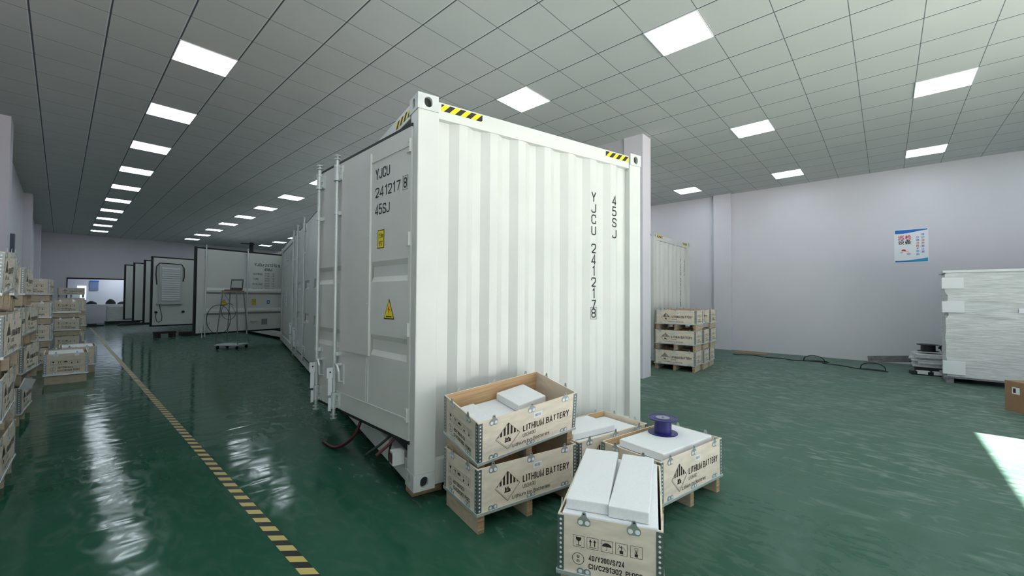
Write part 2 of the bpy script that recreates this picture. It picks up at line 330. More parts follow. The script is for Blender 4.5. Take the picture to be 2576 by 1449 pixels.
# ---------------------------------------------------------------- room
XL, XR, YE = -.82, 13.25, 30.7
def struct(name, mb, mm, **k): o = mb.build(name, mm, **k); o['kind'] = 'structure'; return o
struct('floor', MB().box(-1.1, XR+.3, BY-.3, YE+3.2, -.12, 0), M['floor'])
struct('bounce_ground_outside', MB().box(-25, 35, -40, BY-.3, -.14, -.02), M['outside'])  # unseen pale ground, added so outdoor light bounces in through the door
mb = MB(); mb.box(-1.1, XR+.3, BY-.3, YE+.3, CEIL, CEIL+.1); struct('ceiling', mb, M['ceil'])
mb = MB(); mb.box(XL-.25, XL, BY-.3, YE+.3, 0, CEIL)
struct('wall_left', mb, M['wall'])
for k, y in enumerate((2.9, 11.2, 19.35, 27.5)):
    struct('pillar_left', MB().box(XL, -.64, y, y+.55, 0, CEIL), M['wall'])
struct('wall_right', MB().box(XR, XR+.25, BY-.3, YE+.3, 0, CEIL), M['wall'])
struct('pillar_right', MB().box(XR-.12, XR, 3.33, 3.8, 0, CEIL), M['wall'])
struct('pillar_right', MB().box(XR-.12, XR, 11.4, 11.9, 0, CEIL), M['wall'])
mb = MB(); mb.box(XL-.2, DX0, BY-.25, BY, 0, CEIL); mb.box(DX1, XR+.2, BY-.25, BY, 0, CEIL); mb.box(DX0, DX1, BY-.25, BY, DZ, CEIL)
struct('wall_front', mb, M['wall'])
# end wall with the window to the lit room
WX0, WX1, WZ0, WZ1 = .22, 4.2, .98, 2.31
mb = MB(); mb.box(XL-.2, WX0, YE, YE+.2, 0, CEIL); mb.box(WX1, XR+.2, YE, YE+.2, 0, CEIL); mb.box(WX0, WX1, YE, YE+.2, 0, WZ0); mb.box(WX0, WX1, YE, YE+.2, WZ1, CEIL)
struct('wall_end', mb, M['wall'])
mb = MB()
for a in ((WX0-.03, WX1+.03, WZ1-.02, WZ1+.05), (WX0-.03, WX0+.01, WZ0, WZ1), (WX1-.01, WX1+.03, WZ0, WZ1)): mb.box(a[0], a[1], YE-.03, YE+.12, a[2], a[3])
wn = struct('window_1', mb, M['black'])
g = bpy.data.materials.new('window_glass'); g.use_nodes = True; gb = g.node_tree.nodes['Principled BSDF']
gb.inputs['Transmission Weight'].default_value = 1; gb.inputs['Roughness'].default_value = 0; gb.inputs['IOR'].default_value = 1.1; gb.inputs['Base Color'].default_value = (.95, .97, 1, 1)
MB().box(WX0, WX1, YE+.05, YE+.056, WZ0, WZ1).build('glass_pane', g, wn)
mb = MB(); mb.box(XL-.2, 6, YE+2.9, YE+3.05, 0, 3.2); mb.box(XL-.35, XL-.2, YE+.2, YE+3.05, 0, 3.2); mb.box(6, 6.15, YE+.2, YE+3.05, 0, 3.2); mb.box(XL-.35, 6.15, YE+.2, YE+3.05, 3.2, 3.3)
struct('wall_back_room', mb, M['wall'])
mb = MB(); mb.box(.74, .97, YE+2.87, YE+2.9, 1.15, 1.98, 0); mb.box(.74, .97, YE+2.87, YE+2.9, .90, 1.15, 1); mb.box(.62, .74, YE+2.87, YE+2.9, 1.86, 1.98, 0)
struct('doorway_glow_panel', mb, [M['sky'], M['doorglow_blue']])  # glowing panels on the back wall stand in for its bright doorway
la = bpy.data.lights.new('room_lamp', 'AREA'); lo = bpy.data.objects.new('room_lamp', la); C.objects.link(lo); la.size = 1.6; la.energy = 46; la.color = (.80, .93, 1); lo.location = (2.5, YE+1.4, 3.15)
struct('pillar_middle', MB().box(7.28, 7.63, 3.34, 3.72, 0, CEIL), M['wall'])
struct('beam', MB().box(7.30, 7.62, 3.72, 12, CEIL-.42, CEIL-.001), M['beamm'])
t = thing('floor_tape', 'black and yellow hazard tape line running along the green aisle floor', 'floor tape', (0, 0, 0))
MB().box(.895, .965, -2, 26.5, 0.0006, .0018).build('tape_strip', M['tape'], t)

# ceiling lamps
def lamp_label(j, i):
    col = {0: 'above the left aisle', 6: 'in the row above the white container', 12: 'in the row right of the white pillar', 18: 'in the row nearest the right wall'}[j]
    return col
lm = MB().box(-.292, .292, -.292, .292, -.006, 0).mesh('diffuser', M['lamp'])
fmb = MB()
for a in ((-.3, .3, -.3, -.29), (-.3, .3, .29, .3), (-.3, -.29, -.29, .29), (.29, .3, -.29, .29)): fmb.box(*a, -.010, 0)
fm = fmb.mesh('lamp_frame', M['white'])
ORD = ['nearest', 'second', 'third', 'fourth', 'fifth', 'sixth', 'seventh', 'eighth', 'ninth', 'last']
rows = {0: [-16, -12, -8, -4]+list(range(0, 40, 4)), 6: list(range(-16, 40, 4)), 12: list(range(-16, 40, 4)), 18: list(range(-16, 40, 4))}
vis0 = {0: 0, 6: -8, 12: -12, 18: -12}
for j, ii in rows.items():
    n = 0
    for i in ii:
        if i >= vis0[j]:
            seen = {0: True, 6: i not in (0, 4), 12: i in (-12, -8) or i >= 28, 18: i <= -4}[j]
            k = (i-vis0[j])//4
            ordn = ('nearest' if k == 0 else ['', 'second', 'third', 'fourth', 'fifth', 'sixth', 'seventh', 'eighth', 'ninth', 'tenth', 'eleventh', 'twelfth', 'thirteenth'][k]) if i < 36 else 'farthest'
            lab = 'square white ceiling light, %s one %s' % (ordn, lamp_label(j, i))
        else:
            lab = 'square white ceiling light behind the viewer, %s' % lamp_label(j, i)
        t = thing('ceiling_light', lab, 'ceiling light', ((j+2.008)*.6, (i+10.93)*.6, CEIL), 0, 'square ceiling lights')
        for nm, me in (('lamp_frame', fm), ('diffuser', lm)):
            o = bpy.data.objects.new(nm, me); C.objects.link(o); o.parent = t

# ---------------------------------------------------------------- crates
L_, W_, LEG, TOP, TH = .825, .485, .12, .41, .009
M['latch'] = mat('latch_steel', (.50, .54, .53), .3, .6)
def latch_mesh(top):
    mb = MB(); F = lambda u, v, d: (u, -d, v)
    if top:
        out = [(-.030, -.012), (-.031, -.030), (-.022, -.041), (.022, -.041), (.031, -.030), (.030, -.012), (.012, .006), (.010, .020), (.006, .027), (-.006, .027), (-.010, .020), (-.012, .006)]
        mb.poly(out, F, 0, .003, 0)
        for cx in (-.016, .016): disc(mb, F, cx, -.024, .0115, .0036, 10, 1)
        disc(mb, F, 0, .017, .0045, .0036, 8, 2)
    else:
        out = [(-.033, 0), (-.033, .018), (-.024, .028), (-.008, .028), (0, .020), (.008, .028), (.024, .028), (.033, .018), (.033, 0), (.006, -.004), (.006, -.016), (-.006, -.016), (-.006, -.004)]
        mb.poly(out, F, 0, .003, 0)
        for cx in (-.017, .017): disc(mb, F, cx, .014, .0095, .0036, 10, 1)
    return mb.mesh('latch', [M['latch'], M['sticker'], M['hole']], fix=False)
LT, LB = latch_mesh(True), latch_mesh(False)
def front_print(ref):
    """marks on the long side; u from -L/2, v from the box bottom"""
    mb = MB(); F = lambda u, v, d: (u-L_/2, -W_/2-d, LEG+v); H = TOP-LEG; d = .0012
    hb = .95 if ref else .95
    put(mb, 'LITHIUM BATTERY', F, .345, .128, .047, d, 0, width=.412, off=.045)
    put(mb, 'UN3480', F, .345, .088, .026, d, 0, width=.108, off=.006)
    put(mb, 'Lithium Ion Batteries', F, .262, .040, .025, d, 0, width=.315, off=.028, sp=1.12)
    cx, cy, R = .225, .135, .097
    t = .0022
    P = [(cx, cy+R), (cx+R, cy), (cx, cy-R), (cx-R, cy)]; Q = [(cx, cy+R-t*1.5), (cx+R-t*1.5, cy), (cx, cy-R+t*1.5), (cx-R+t*1.5, cy)]
    mb.flat(P+Q, [(i, (i+1) % 4, (i+1) % 4+4, i+4) for i in range(4)], F, d)
    r2 = R-.010; P = [(cx-r2, cy), (cx, cy-r2), (cx+r2, cy)]; r3 = r2-.0015
    mb.flat([(cx-r2, cy), (cx, cy-r2), (cx, cy-r3), (cx-r3, cy)], [(0, 1, 2, 3)], F, d); mb.flat([(cx, cy-r2), (cx+r2, cy), (cx+r3, cy), (cx, cy-r3)], [(0, 1, 2, 3)], F, d)
    for k in range(7):
        a = -R+.008+k*.0268; b = a+.0148
        ya = lambda x: R-.004-abs(x)
        y0 = .010
        pts = [(a, y0), (b, y0), (b, max(ya(b), y0))]
        if a < 0 < b: pts.append((0, ya(0)))
        pts.append((a, max(ya(a), y0)))
        mb.flat([(cx+x, cy+y) for x, y in pts], [tuple(range(len(pts)))], F, d)
    # cluster of cells with flames
    for (a, b, c, e) in ((-.022, -.012, -.038, -.006), (-.010, -.001, -.030, -.012), (-.026, .022, -.040, -.032), (.004, .016, -.034, -.016), (-.002, .008, -.018, -.006), (.014, .022, -.032, -.022)):
        rect(mb, F, cx+a, cx+b, cy+c, cy+e, d)
    ring2(mb, F, cx+.005, cy-.066, .0028, .0038, d, 10)
    return mb.mesh('printed_marking', M['brownink'], fix=False)
def end_print():
    mb = MB(); F = lambda u, v, d: (-L_/2-d, W_/2-u, LEG+v); d = .0012
    x0 = .075
    for k in range(5):
        a = x0+k*.0665; b = a+.054; c0, c1 = .143, .199; frame2(mb, F, a, b, c0, c1, .0016, d); m_ = (a+b)/2; y = (c0+c1)/2
        if k == 0:
            mb.flat([(m_-.014, y+.020), (m_+.014, y+.020), (m_+.011, y+.006), (m_+.002, y), (m_-.002, y), (m_-.011, y+.006)], [(0, 1, 2, 3, 4, 5)], F, d)
            rect(mb, F, m_-.0015, m_+.0015, y-.018, y, d); rect(mb, F, m_-.012, m_+.012, y-.021, y-.018, d)
        if k == 1:
            for q in (-.010, .010):
                mb.flat([(m_+q-.007, y+.006), (m_+q+.007, y+.006), (m_+q, y+.020)], [(0, 1, 2)], F, d); rect(mb, F, m_+q-.002, m_+q+.002, y-.014, y+.008, d)
            rect(mb, F, m_-.018, m_+.018, y-.020, y-.018, d)
        if k == 2:
            disc(mb, F, m_, y-.002, .022, d, 12, 0, 0, math.pi, .8); rect(mb, F, m_-.001, m_+.001, y-.018, y, d); rect(mb, F, m_-.006, m_+.001, y-.020, y-.018, d)
            for q in ((-.005, .021), (.002, .023), (.009, .021), (.014, .018)): rect(mb, F, m_+q[0], m_+q[0]+.0015, y+q[1], y+q[1]+.003, d)
        if k == 3:
            rect(mb, F, m_-.008, m_+.008, y-.021, y-.006, d); rect(mb, F, m_-.001, m_+.001, y-.006, y+.018, d)
            vs = []; n = 10
            for rr in (.018, .0165): vs += [(m_+rr*math.cos(math.pi*i/n), y-.006+rr*math.sin(math.pi*i/n)) for i in range(n+1)]
            mb.flat(vs, [(i, i+1, i+1+n+1, i+n+1) for i in range(n)], F, d)
            mb.flat([(m_-.014, y+.018), (m_-.012, y+.019), (m_+.006, y+.003), (m_+.004, y+.002)], [(0, 1, 2, 3)], F, d)
        if k == 4:
            rect(mb, F, m_-.007, m_+.007, y-.022, y-.009, d); frame2(mb, F, m_-.006, m_+.006, y-.009, y+.006, .0012, d); frame2(mb, F, m_-.008, m_+.008, y+.008, y+.020, .0012, d)
            rect(mb, F, m_-.002, m_+.002, y-.006, y+.003, d)
    ring2(mb, F, .100, .086, .0265, .0290, d, 28)
    put(mb, 'u', F, .100, .090, .021, d, 0, align='CENTER', off=.04); put(mb, 'n', F, .100, .066, .021, d, 0, align='CENTER', off=.04)
    put(mb, '4D/Y200/S/24', F, .150, .088, .025, d, 0, width=.165, off=.036)
    put(mb, 'CN/C291302  PI:062', F, .150, .048, .025, d, 0, width=.245, off=.036)
    return mb.mesh('printed_marking', M['brownink'], fix=False)
FP, EP = front_print(True), end_print()
def rotz_mesh(me, nm):
    m2 = me.copy(); m2.transform(Matrix.Rotation(math.pi, 4, 'Z')); m2.name = nm; return m2
FP2, EP2 = rotz_mesh(FP, 'printed_marking'), rotz_mesh(EP, 'printed_marking')
def sticker_mesh():
    mb = MB(); F = lambda u, v, d: (u-L_/2, -W_/2-d, LEG+v)
    mb.poly([(.430, .200), (.505, .200), (.505, .238), (.430, .238)], F, .0008, .0016, 0)
    put(mb, 'R012', F, .4675, .211, .017, .0022, 1, align='CENTER', width=.046, off=.02)
    return mb.mesh('code_sticker', [M['sticker'], M['ink']], fix=False)
SM = sticker_mesh()
def make_crate():
    r = thing('battery_crate', 'x', 'wooden crate')
    h0, h1 = LEG+.012, TOP
    x, y = L_/2, W_/2
    def panel(a, inner_dir):
        mb = MB(); mb.box(*a, h0, h1)
        me = mb.mesh('side_panel', [M['ply'], M['plyin']])
        for p in me.polygons:
            if p.normal.dot(inner_dir) > .9: p.material_index = 1 if abs(inner_dir.y) > .5 else 0
            if p.normal.z > .9: p.material_index = 0
        o = bpy.data.objects.new('side_panel', me); C.objects.link(o); o.parent = r; return o
    p1 = panel((-x, x, -y, -y+TH), Vector((0, 1, 0))); p2 = panel((-x, x, y-TH, y), Vector((0, -1, 0)))
    p3 = panel((-x, -x+TH, -y+TH, y-TH), Vector((1, 0, 0))); p4 = panel((x-TH, x, -y+TH, y-TH), Vector((-1, 0, 0)))
    for p, me in ((p1, FP), (p2, FP2), (p3, EP), (p4, EP2)):
        o = bpy.data.objects.new('printed_marking', me); C.objects.link(o); o.parent = p
    o = bpy.data.objects.new('code_sticker', SM); C.objects.link(o); o.parent = p1
    MB().box(-x+.002, x-.002, -y+.002, y-.002, LEG, LEG+.012).build('base_board', M['plyin'], r)
    for cx in (-x+.036, 0, x-.036):
        mb = MB(); mb.box(cx-.023, cx+.023, -y+.012, y-.012, 0, LEG)
        o = mb.build('skid', [M['skid'], M['plyend']], r)
        for p in o.data.polygons:
            if abs(p.normal.y) > .9: p.material_index = 1
    mb = MB(); e = .007
    for a in ((-x-e, x+e, -y-e, -y), (-x-e, x+e, y, y+e), (-x-e, -x, -y, y), (x, x+e, -y, y)): mb.box(*a, LEG-.004, LEG+.016)
    mb.build('bottom_rail', M['galv'], r, bevel=.002)
    for sx in (-1, 1):
        for sy in (-1, 1):
            mb = MB(); wv = .030; tk = .0022
            mb.box(min(sx*x, sx*(x-wv)), max(sx*x, sx*(x-wv)), min(sy*y, sy*(y+tk)), max(sy*y, sy*(y+tk)), h0+.004, h1-.006)
            mb.box(min(sx*(x+tk), sx*x), max(sx*(x+tk), sx*x), min(sy*(y+tk), sy*(y-wv)), max(sy*(y+tk), sy*(y-wv)), h0+.004, h1-.006)
            Fa = lambda u, v, d: (sx*(x-u), sy*(y+tk+d), v); Fb = lambda u, v, d: (sx*(x+tk+d), sy*(y-u), v)
            for k in range(11):
                vz = h0+.018+k*.0235
                disc(mb, Fa, .015, vz, .0062, .0006, 8, 1); disc(mb, Fb, .015, vz, .0062, .0006, 8, 1)
            mb.build('corner_strip', [M['strip'], M['white']], r, fix=False)
    for sy, rz in ((-1, 0), (1, math.pi)):
        for u in (-.30, 0, .30):
            for me, z in ((LT, h1), (LB, LEG+.016)):
                o = bpy.data.objects.new('latch', me); C.objects.link(o); o.parent = r; o.location = (u, sy*(y+.0005), z); o.rotation_euler = (0, 0, rz)
    for sx, rz in ((-1, -math.pi/2), (1, math.pi/2)):
        for u in (-.115, .115):
            for me, z in ((LT, h1), (LB, LEG+.016)):
                o = bpy.data.objects.new('latch', me); C.objects.link(o); o.parent = r; o.location = (sx*(x+.0005), u, z); o.rotation_euler = (0, 0, rz)
    return r
proto = make_crate(); used = []
def crate(label, pos, yaw, corner=None, rx=0, ry=0, scale=(1, 1, 1), group=None, far=False):
    """pos = centre on the floor, or (corner='fl') the front-left corner of the box at its underside"""
    if not used: r = proto; used.append(1)
    else: r = copy_tree(proto, None, ('latch',) if far else ())
    R = Matrix.Rotation(yaw, 4, 'Z') @ Matrix.Rotation(ry, 4, 'Y') @ Matrix.Rotation(rx, 4, 'X')
    S = Matrix.Diagonal((*scale, 1))
    Mx = R @ S
    loc = Vector(pos)
    if corner == 'fl': loc = loc - (Mx @ Vector((-L_/2, -W_/2, LEG)))
    elif corner == 'fl0': loc = loc - (Mx @ Vector((-L_/2, -W_/2, 0)))
    elif corner == 'fr0': loc = loc - (Mx @ Vector((L_/2, -W_/2, 0)))
    mw = Matrix.Translation(loc) @ Mx
    r.matrix_world = mw; tag(r, label, 'wooden crate', group); r['group'] = group or 'lithium battery crates'
    return mw
def foam(mw, label, x0, x1, y0, y1, z0, z1, yaw=0, rx=0, ry=0, group='white foam blocks'):
    """block in the crate's own frame"""
    cx, cy, cz = (x0+x1)/2, (y0+y1)/2, (z0+z1)/2
    mb = MB(); mb.box(x0-cx, x1-cx, y0-cy, y1-cy, z0-cz, z1-cz)
    o = mb.build('foam_block', M['foam'], bevel=.006); tag(o, label, 'foam block', group)
    loc, rot, sca = mw.decompose()
    o.matrix_world = Matrix.Translation(mw @ Vector((cx, cy, cz))) @ rot.to_matrix().to_4x4() @ Matrix.Rotation(yaw, 4, 'Z') @ Matrix.Rotation(ry, 4, 'Y') @ Matrix.Rotation(rx, 4, 'X')
    return o
G1 = 'open battery crates beside the white container'
mA = crate('lower crate of the two stacked in front of the corrugated container end', (1.777, 1.90, .12), -.233, 'fl', scale=(1.015, .985, 1), group=G1)
mA2 = crate('tilted open crate sitting askew on another crate before the container end', (1.795, 1.916, .424), -.224, 'fl', rx=.185, ry=-.105, scale=(1.015, .97, 1), group=G1)
mC = crate('open crate with blue cable reel on its foam', (2.680, 1.108, .12), -.19, 'fl', scale=(.985, 1.03, 1), group=G1)
mD = crate('half hidden open crate against the container, behind the cable reel crate', (2.625, 1.705, .12), -.205, 'fl', group=G1)
mE = crate('crate at the lower edge, two long foam blocks piled above its rim', (1.901, .773, .12), .408, 'fl', scale=(.965, 1.025, 1), group=G1)
x, y = L_/2-.012, W_/2-.012
foam(mA2, 'foam block at the left end inside the tilted top crate', -x, -x+.20, -y+.02, y-.05, .24, .315, .03)
foam(mA2, 'thin low foam sheet in the middle of the tilted top crate', -x+.21, x-.25, -y+.02, y-.02, .225, .285)
foam(mA2, 'thick foam block at the far right inside the tilted top crate', .0, .27, -.06, y-.03, .288, .345, .08)
foam(mC, 'wide foam slab filling the crate under the blue reel, upper layer', -x+.10, x-.05, -y+.03, y-.06, .372, .426, 0, 0, .0)
foam(mC, 'lower foam slab inside the cable reel crate', -x+.02, x-.02, -y+.02, y-.02, .300, .368)
foam(mD, 'raised foam slab lying across the half hidden crate', -x+.06, x-.28, -.13, y-.03, .375, .425, -.05)
foam(mD, 'low foam sheet at the bottom of the half hidden crate', -x+.02, x-.02, -y+.02, y-.02, .28, .370)
foam(mE, 'left foam block of the pair on the frontmost crate', -x+.040, x-.03, .006, y-.014, .420, .474, .012)
foam(mE, 'right foam block of the pair on the frontmost crate', -x+.022, x-.06, -y+.036, -.004, .420, .476, -.03)
foam(mE, 'base foam slab under the pair on the frontmost crate', -x+.003, x-.003, -y+.003, y-.003, .33, .4185)
# cable reel
rp = mC @ Vector((.10, .06, .4265))
t = thing('cable_reel', 'dark blue plastic cable reel standing on a foam slab', 'cable reel', rp, .3)
mb = MB(); mb.lathe([(.112, 0), (.112, .005), (.066, .006), (.066, .005)], n=40); mb.build('bottom_flange', M['reel'], t, smooth=False)
mb = MB(); mb.lathe([(.066, .004), (.066, .112)], n=40); mb.build('drum', M['reel'], t)
mb = MB(); mb.lathe([(.066, .110), (.111, .112), (.112, .119), (.105, .119), (.102, .116), (.072, .116), (.068, .119), (.001, .119)], n=40)
o = mb.build('top_flange', M['reel'], t)
mb = MB(); F = lambda u, v, d: (u, v, d)
disc(mb, F, 0, 0, .052, .1202, 28, 0)
mb.flat([(-.026, -.006), (-.010, .010), (0, .002), (.012, .012), (.026, .004), (.010, -.012), (0, -.004), (-.012, -.012)], [tuple(range(8))], F, .1206, 1)
mb.build('hub_label', [M['reelhub'], M['reel']], t, fix=False)

# right-hand stack: three columns of three
G2 = 'battery crates stacked behind the white pillar'
th = math.radians(-85)
lv = ['bottom', 'middle', 'top']; cl = ['nearest the pillar', 'in the middle column', 'farthest from the pillar']
for c in range(3):
    for k in range(3):
        tw = random.uniform(-.03, .03)+(.05 if (c == 1 and k == 2) else 0)
        mw = crate('%s crate of the right-hand stack by the pillar, column %s' % (lv[k], cl[c]), (8.604+.505*c+random.uniform(-.006, .006), 2.837+.008*c+random.uniform(-.015, .015)+(.06 if c == 1 and k == 2 else 0), k*.418), th+tw, 'fr0', group=G2)
        if k < 2: foam(mw, '%s foam slab glimpsed in the stack by the pillar, column %s' % (lv[k], cl[c]), -x+.03, x-.03, -y+.03, y-.03, .30, .385)

# left-hand pile
G3 = 'battery crates piled along the left wall'
LVN = ['bottom', 'second', 'third', 'top']
def stack(nm, corner_xy, yaw, n, per=.452, sc_=(1, 1, 1.06), jit=.05, far=False, tilt_top=(0, 0), corner='fl0', z_off=0):
    out = []
    for k in range(n):
        lv_ = 'top' if k == n-1 and n > 1 else LVN[k] if n > 1 else 'only'
        rx = ry = 0
        if k == n-1: rx, ry = tilt_top
        px = corner_xy[0]+(random.uniform(-jit, jit)*.5 if k else 0); py = corner_xy[1]+random.uniform(-jit, jit)*.4
        out.append(crate('%s crate %s' % (lv_, nm), (px, py, z_off+k*per), yaw+random.uniform(-jit, jit), corner, rx, ry, sc_, G3, far))
    return out
# long side turned to the aisle (+X): yaw 90 deg, the front-left corner is the near aisle corner
h90 = math.pi/2
s0 = stack('of the stack cut by the left picture edge', (-.27, 4.62), h90, 4, jit=.07, tilt_top=(.05, -.06))
s1 = stack('of the second stack along the left wall, from the camera', (-.28, 5.50), h90-.02, 4, jit=.08, tilt_top=(.03, .05))
s2 = stack('of the third stack along the left wall, three high', (-.28, 6.36), h90, 3, jit=.05)
s3 = stack('of the stack with lettered side turned to the aisle beside the dark gap', (-.275, 7.23), h90-.10, 4, jit=.06)
# short side turned to the camera: the -x face looks toward -Y, so yaw 90 deg as well
def facing(nm, x_right, y0, n, yaw=0, **k): return stack(nm, (x_right, y0), h90+yaw, n, **k)
f1 = facing('standing alone on the aisle floor, foam inside', .345, 10.2, 1, sc_=(1, 1.05, 1.22), jit=0)
f2 = facing('standing just behind the lone crate on the aisle floor', .49, 11.3, 1, yaw=0, sc_=(1, 1, 1.22), jit=0)
n1 = facing('of the stack behind the lone aisle crate, against the wall pillar', -.12, 12.25, 4, jit=.05)
p1 = facing('of the three-high stack jutting into the aisle behind the lone crate', .38, 15.4, 3, jit=.05)
q1 = facing('of the slim stack behind the one jutting into the aisle', .52, 17.4, 3, jit=.04, far=True)
q2 = facing('of the stack at the wall beyond the pillar', -.2, 16.6, 3, jit=.04, far=True)
r1 = stack('of the farthest stack, its lettered side facing the camera', (-.08, 27), 0, 4, jit=.02, far=True)
for mw, lab in ((f1[0], 'foam block showing above the rim of the lone aisle crate'), (f2[0], 'foam block in the crate behind the lone aisle crate'), (p1[2], 'foam block in the top crate of the three-high aisle stack'), (n1[3], 'foam block in the top crate by the wall pillar'), (s2[2], 'foam block in the three high stack by the left wall')):
    foam(mw, lab, -x+.02, x-.02, -y+.02, y-.02, .34, .405)
o = MB().box(-.16, .16, -.005, .005, -.06, .06).build('foam_sheet', M['foam']); o.location = (-.225, 7.02, .50); o.rotation_euler = (.3, .2, 1.35); tag(o, 'thin white foam sheet poking out of the left crate pile above the floor', 'foam sheet')

# ---------------------------------------------------------------- containers
CW, CL, CH = 2.438, 12.19, 2.896
def oval(F, cx, cy, rx, ry, n=16): return [F(cx+rx*math.cos(2*math.pi*i/n)*(1 if abs(math.cos(2*math.pi*i/n)) < 1 else 1), cy+ry*math.sin(2*math.pi*i/n)) for i in range(n)]
def slot(cx, cy, w_, h_, n=6):
    pts = []; r = w_/2
    for i in range(n+1): a = math.pi*i/n; pts.append((cx+r*math.cos(a), cy+h_/2-r+r*math.sin(a)))
    for i in range(n+1): a = math.pi+math.pi*i/n; pts.append((cx+r*math.cos(a), cy-h_/2+r+r*math.sin(a)))
    return pts
def face_with_slot(mb, F, u0, u1, v0, v1, cx, cy, w_, h_, depth=.028):
    """flat face with a real slot-shaped opening and a hollow behind it"""
    n = 6; hole = slot(cx, cy, w_, h_, n); m_ = len(hole)
    corners = [(u1, v1), (u0, v1), (u0, v0), (u1, v0)]
    vs = [F(u, v, 0) for u, v in hole]+[F(u, v, 0) for u, v in corners]+[F(u, v, -depth) for u, v in hole]
    H = m_; fs = []
    # hole runs from right-top round: 0..n top arc (right to left), n+1..2n+1 bottom arc (left to right)
    fs.append(tuple([H+0]+[H+1]+list(range(n, -1, -1))))
    fs.append((H+1, H+2, n+1, n))
    fs.append(tuple([H+2]+[H+3]+list(range(2*n+1, n, -1))))
    fs.append((H+3, H+0, 0, 2*n+1))
    o = H+4
    for i in range(m_): j = (i+1) % m_; fs.append((i, j, o+j, o+i))
    mb.raw(vs, fs, 0); mb.raw([F(u, v, -depth) for u, v in hole], [tuple(range(m_))], 1)
def casting(parent, sx, sy, sz, L=CL):
    """corner casting .178 x .162 x .118; sx, sy, sz in (0, 1) choose the corner"""
    mb = MB(); a, b, h = .162, .178, .118; pr = .004
    X0 = -pr if sx == 0 else CW-a+pr; Y0 = -pr if sy == 0 else L-b+pr; Z0 = 0 if sz == 0 else CH-h
    X1, Y1, Z1 = X0+a, Y0+b, Z0+h
    ye = Y0 if sy == 0 else Y1; sg = -1 if sy == 0 else 1
    xe = X0 if sx == 0 else X1; sgx = -1 if sx == 0 else 1
    face_with_slot(mb, lambda u, v, d: (u, ye+sg*d, v), X0, X1, Z0, Z1, (X0+X1)/2, (Z0+Z1)/2, .062, .079)
    face_with_slot(mb, lambda u, v, d: (xe+sgx*d, u, v), Y0, Y1, Z0, Z1, (Y0+Y1)/2, (Z0+Z1)/2, .052, .079)
    yo = Y1 if sy == 0 else Y0; xo = X1 if sx == 0 else X0
    mb.raw([(X0, yo, Z0), (X1, yo, Z0), (X1, yo, Z1), (X0, yo, Z1)], [(0, 1, 2, 3)]); mb.raw([(xo, Y0, Z0), (xo, Y1, Z0), (xo, Y1, Z1), (xo, Y0, Z1)], [(0, 1, 2, 3)])
    for zz in (Z0, Z1): mb.raw([(X0, Y0, zz), (X1, Y0, zz), (X1, Y1, zz), (X0, Y1, zz)], [(0, 1, 2, 3)])
    return mb.build('corner_casting', [M['cast'], M['hole']], parent, fix=False)
def corrugated(x0, x1, z0, z1, start, pitch=.279, dep=.040):
    pts = [(x0, dep)]
    k = start-pitch
    while k < x1:
        for a, d in ((0.0, dep), (.068, 0), (.140, 0), (.208, dep)):
            if x0+.004 < k+a < x1-.004: pts.append((k+a, d))
        k += pitch
    pts.append((x1, dep)); return pts
def corr_panel(mb, pts, z0, z1, y0, sgn=1):
    n = len(pts); vs = [(x_, y0+sgn*d, z0) for x_, d in pts]+[(x_, y0+sgn*d, z1) for x_, d in pts]+[(x_, y0+sgn*(d+.004), z0) for x_, d in pts]+[(x_, y0+sgn*(d+.004), z1) for x_, d in pts]
    fs = [(i, i+1, n+i+1, n+i) for i in range(n-1)]+[(2*n+i, 3*n+i, 3*n+i+1, 2*n+i+1) for i in range(n-1)]
    mb.raw(vs, fs)
def hazard(mb, F, u0, u1, v0, v1, step, d, lean=1, phase=0):
    rect(mb, F, u0, u1, v0, v1, d, 1)
    h = v1-v0; k = u0-step*2+phase
    while k < u1:
        # black parallelogram
        P = [(k, v0), (k+step, v0), (k+step+lean*h, v1), (k+lean*h, v1)]
        # clip to [u0, u1]
        out = []
        for side in (0, 1):
            lim = u0 if side == 0 else u1; ins = (lambda p: p[0] >= lim) if side == 0 else (lambda p: p[0] <= lim); res = []
            for i in range(len(P)):
                A, B = P[i], P[(i+1) % len(P)]
                if ins(A): res.append(A)
                if ins(A) != ins(B): tt = (lim-A[0])/(B[0]-A[0]); res.append((lim, A[1]+tt*(B[1]-A[1])))
            P = res
            if len(P) < 3: break
        if len(P) >= 3: mb.flat(P, [tuple(range(len(P)))], F, d+.0006, 0)
        k += 2*step
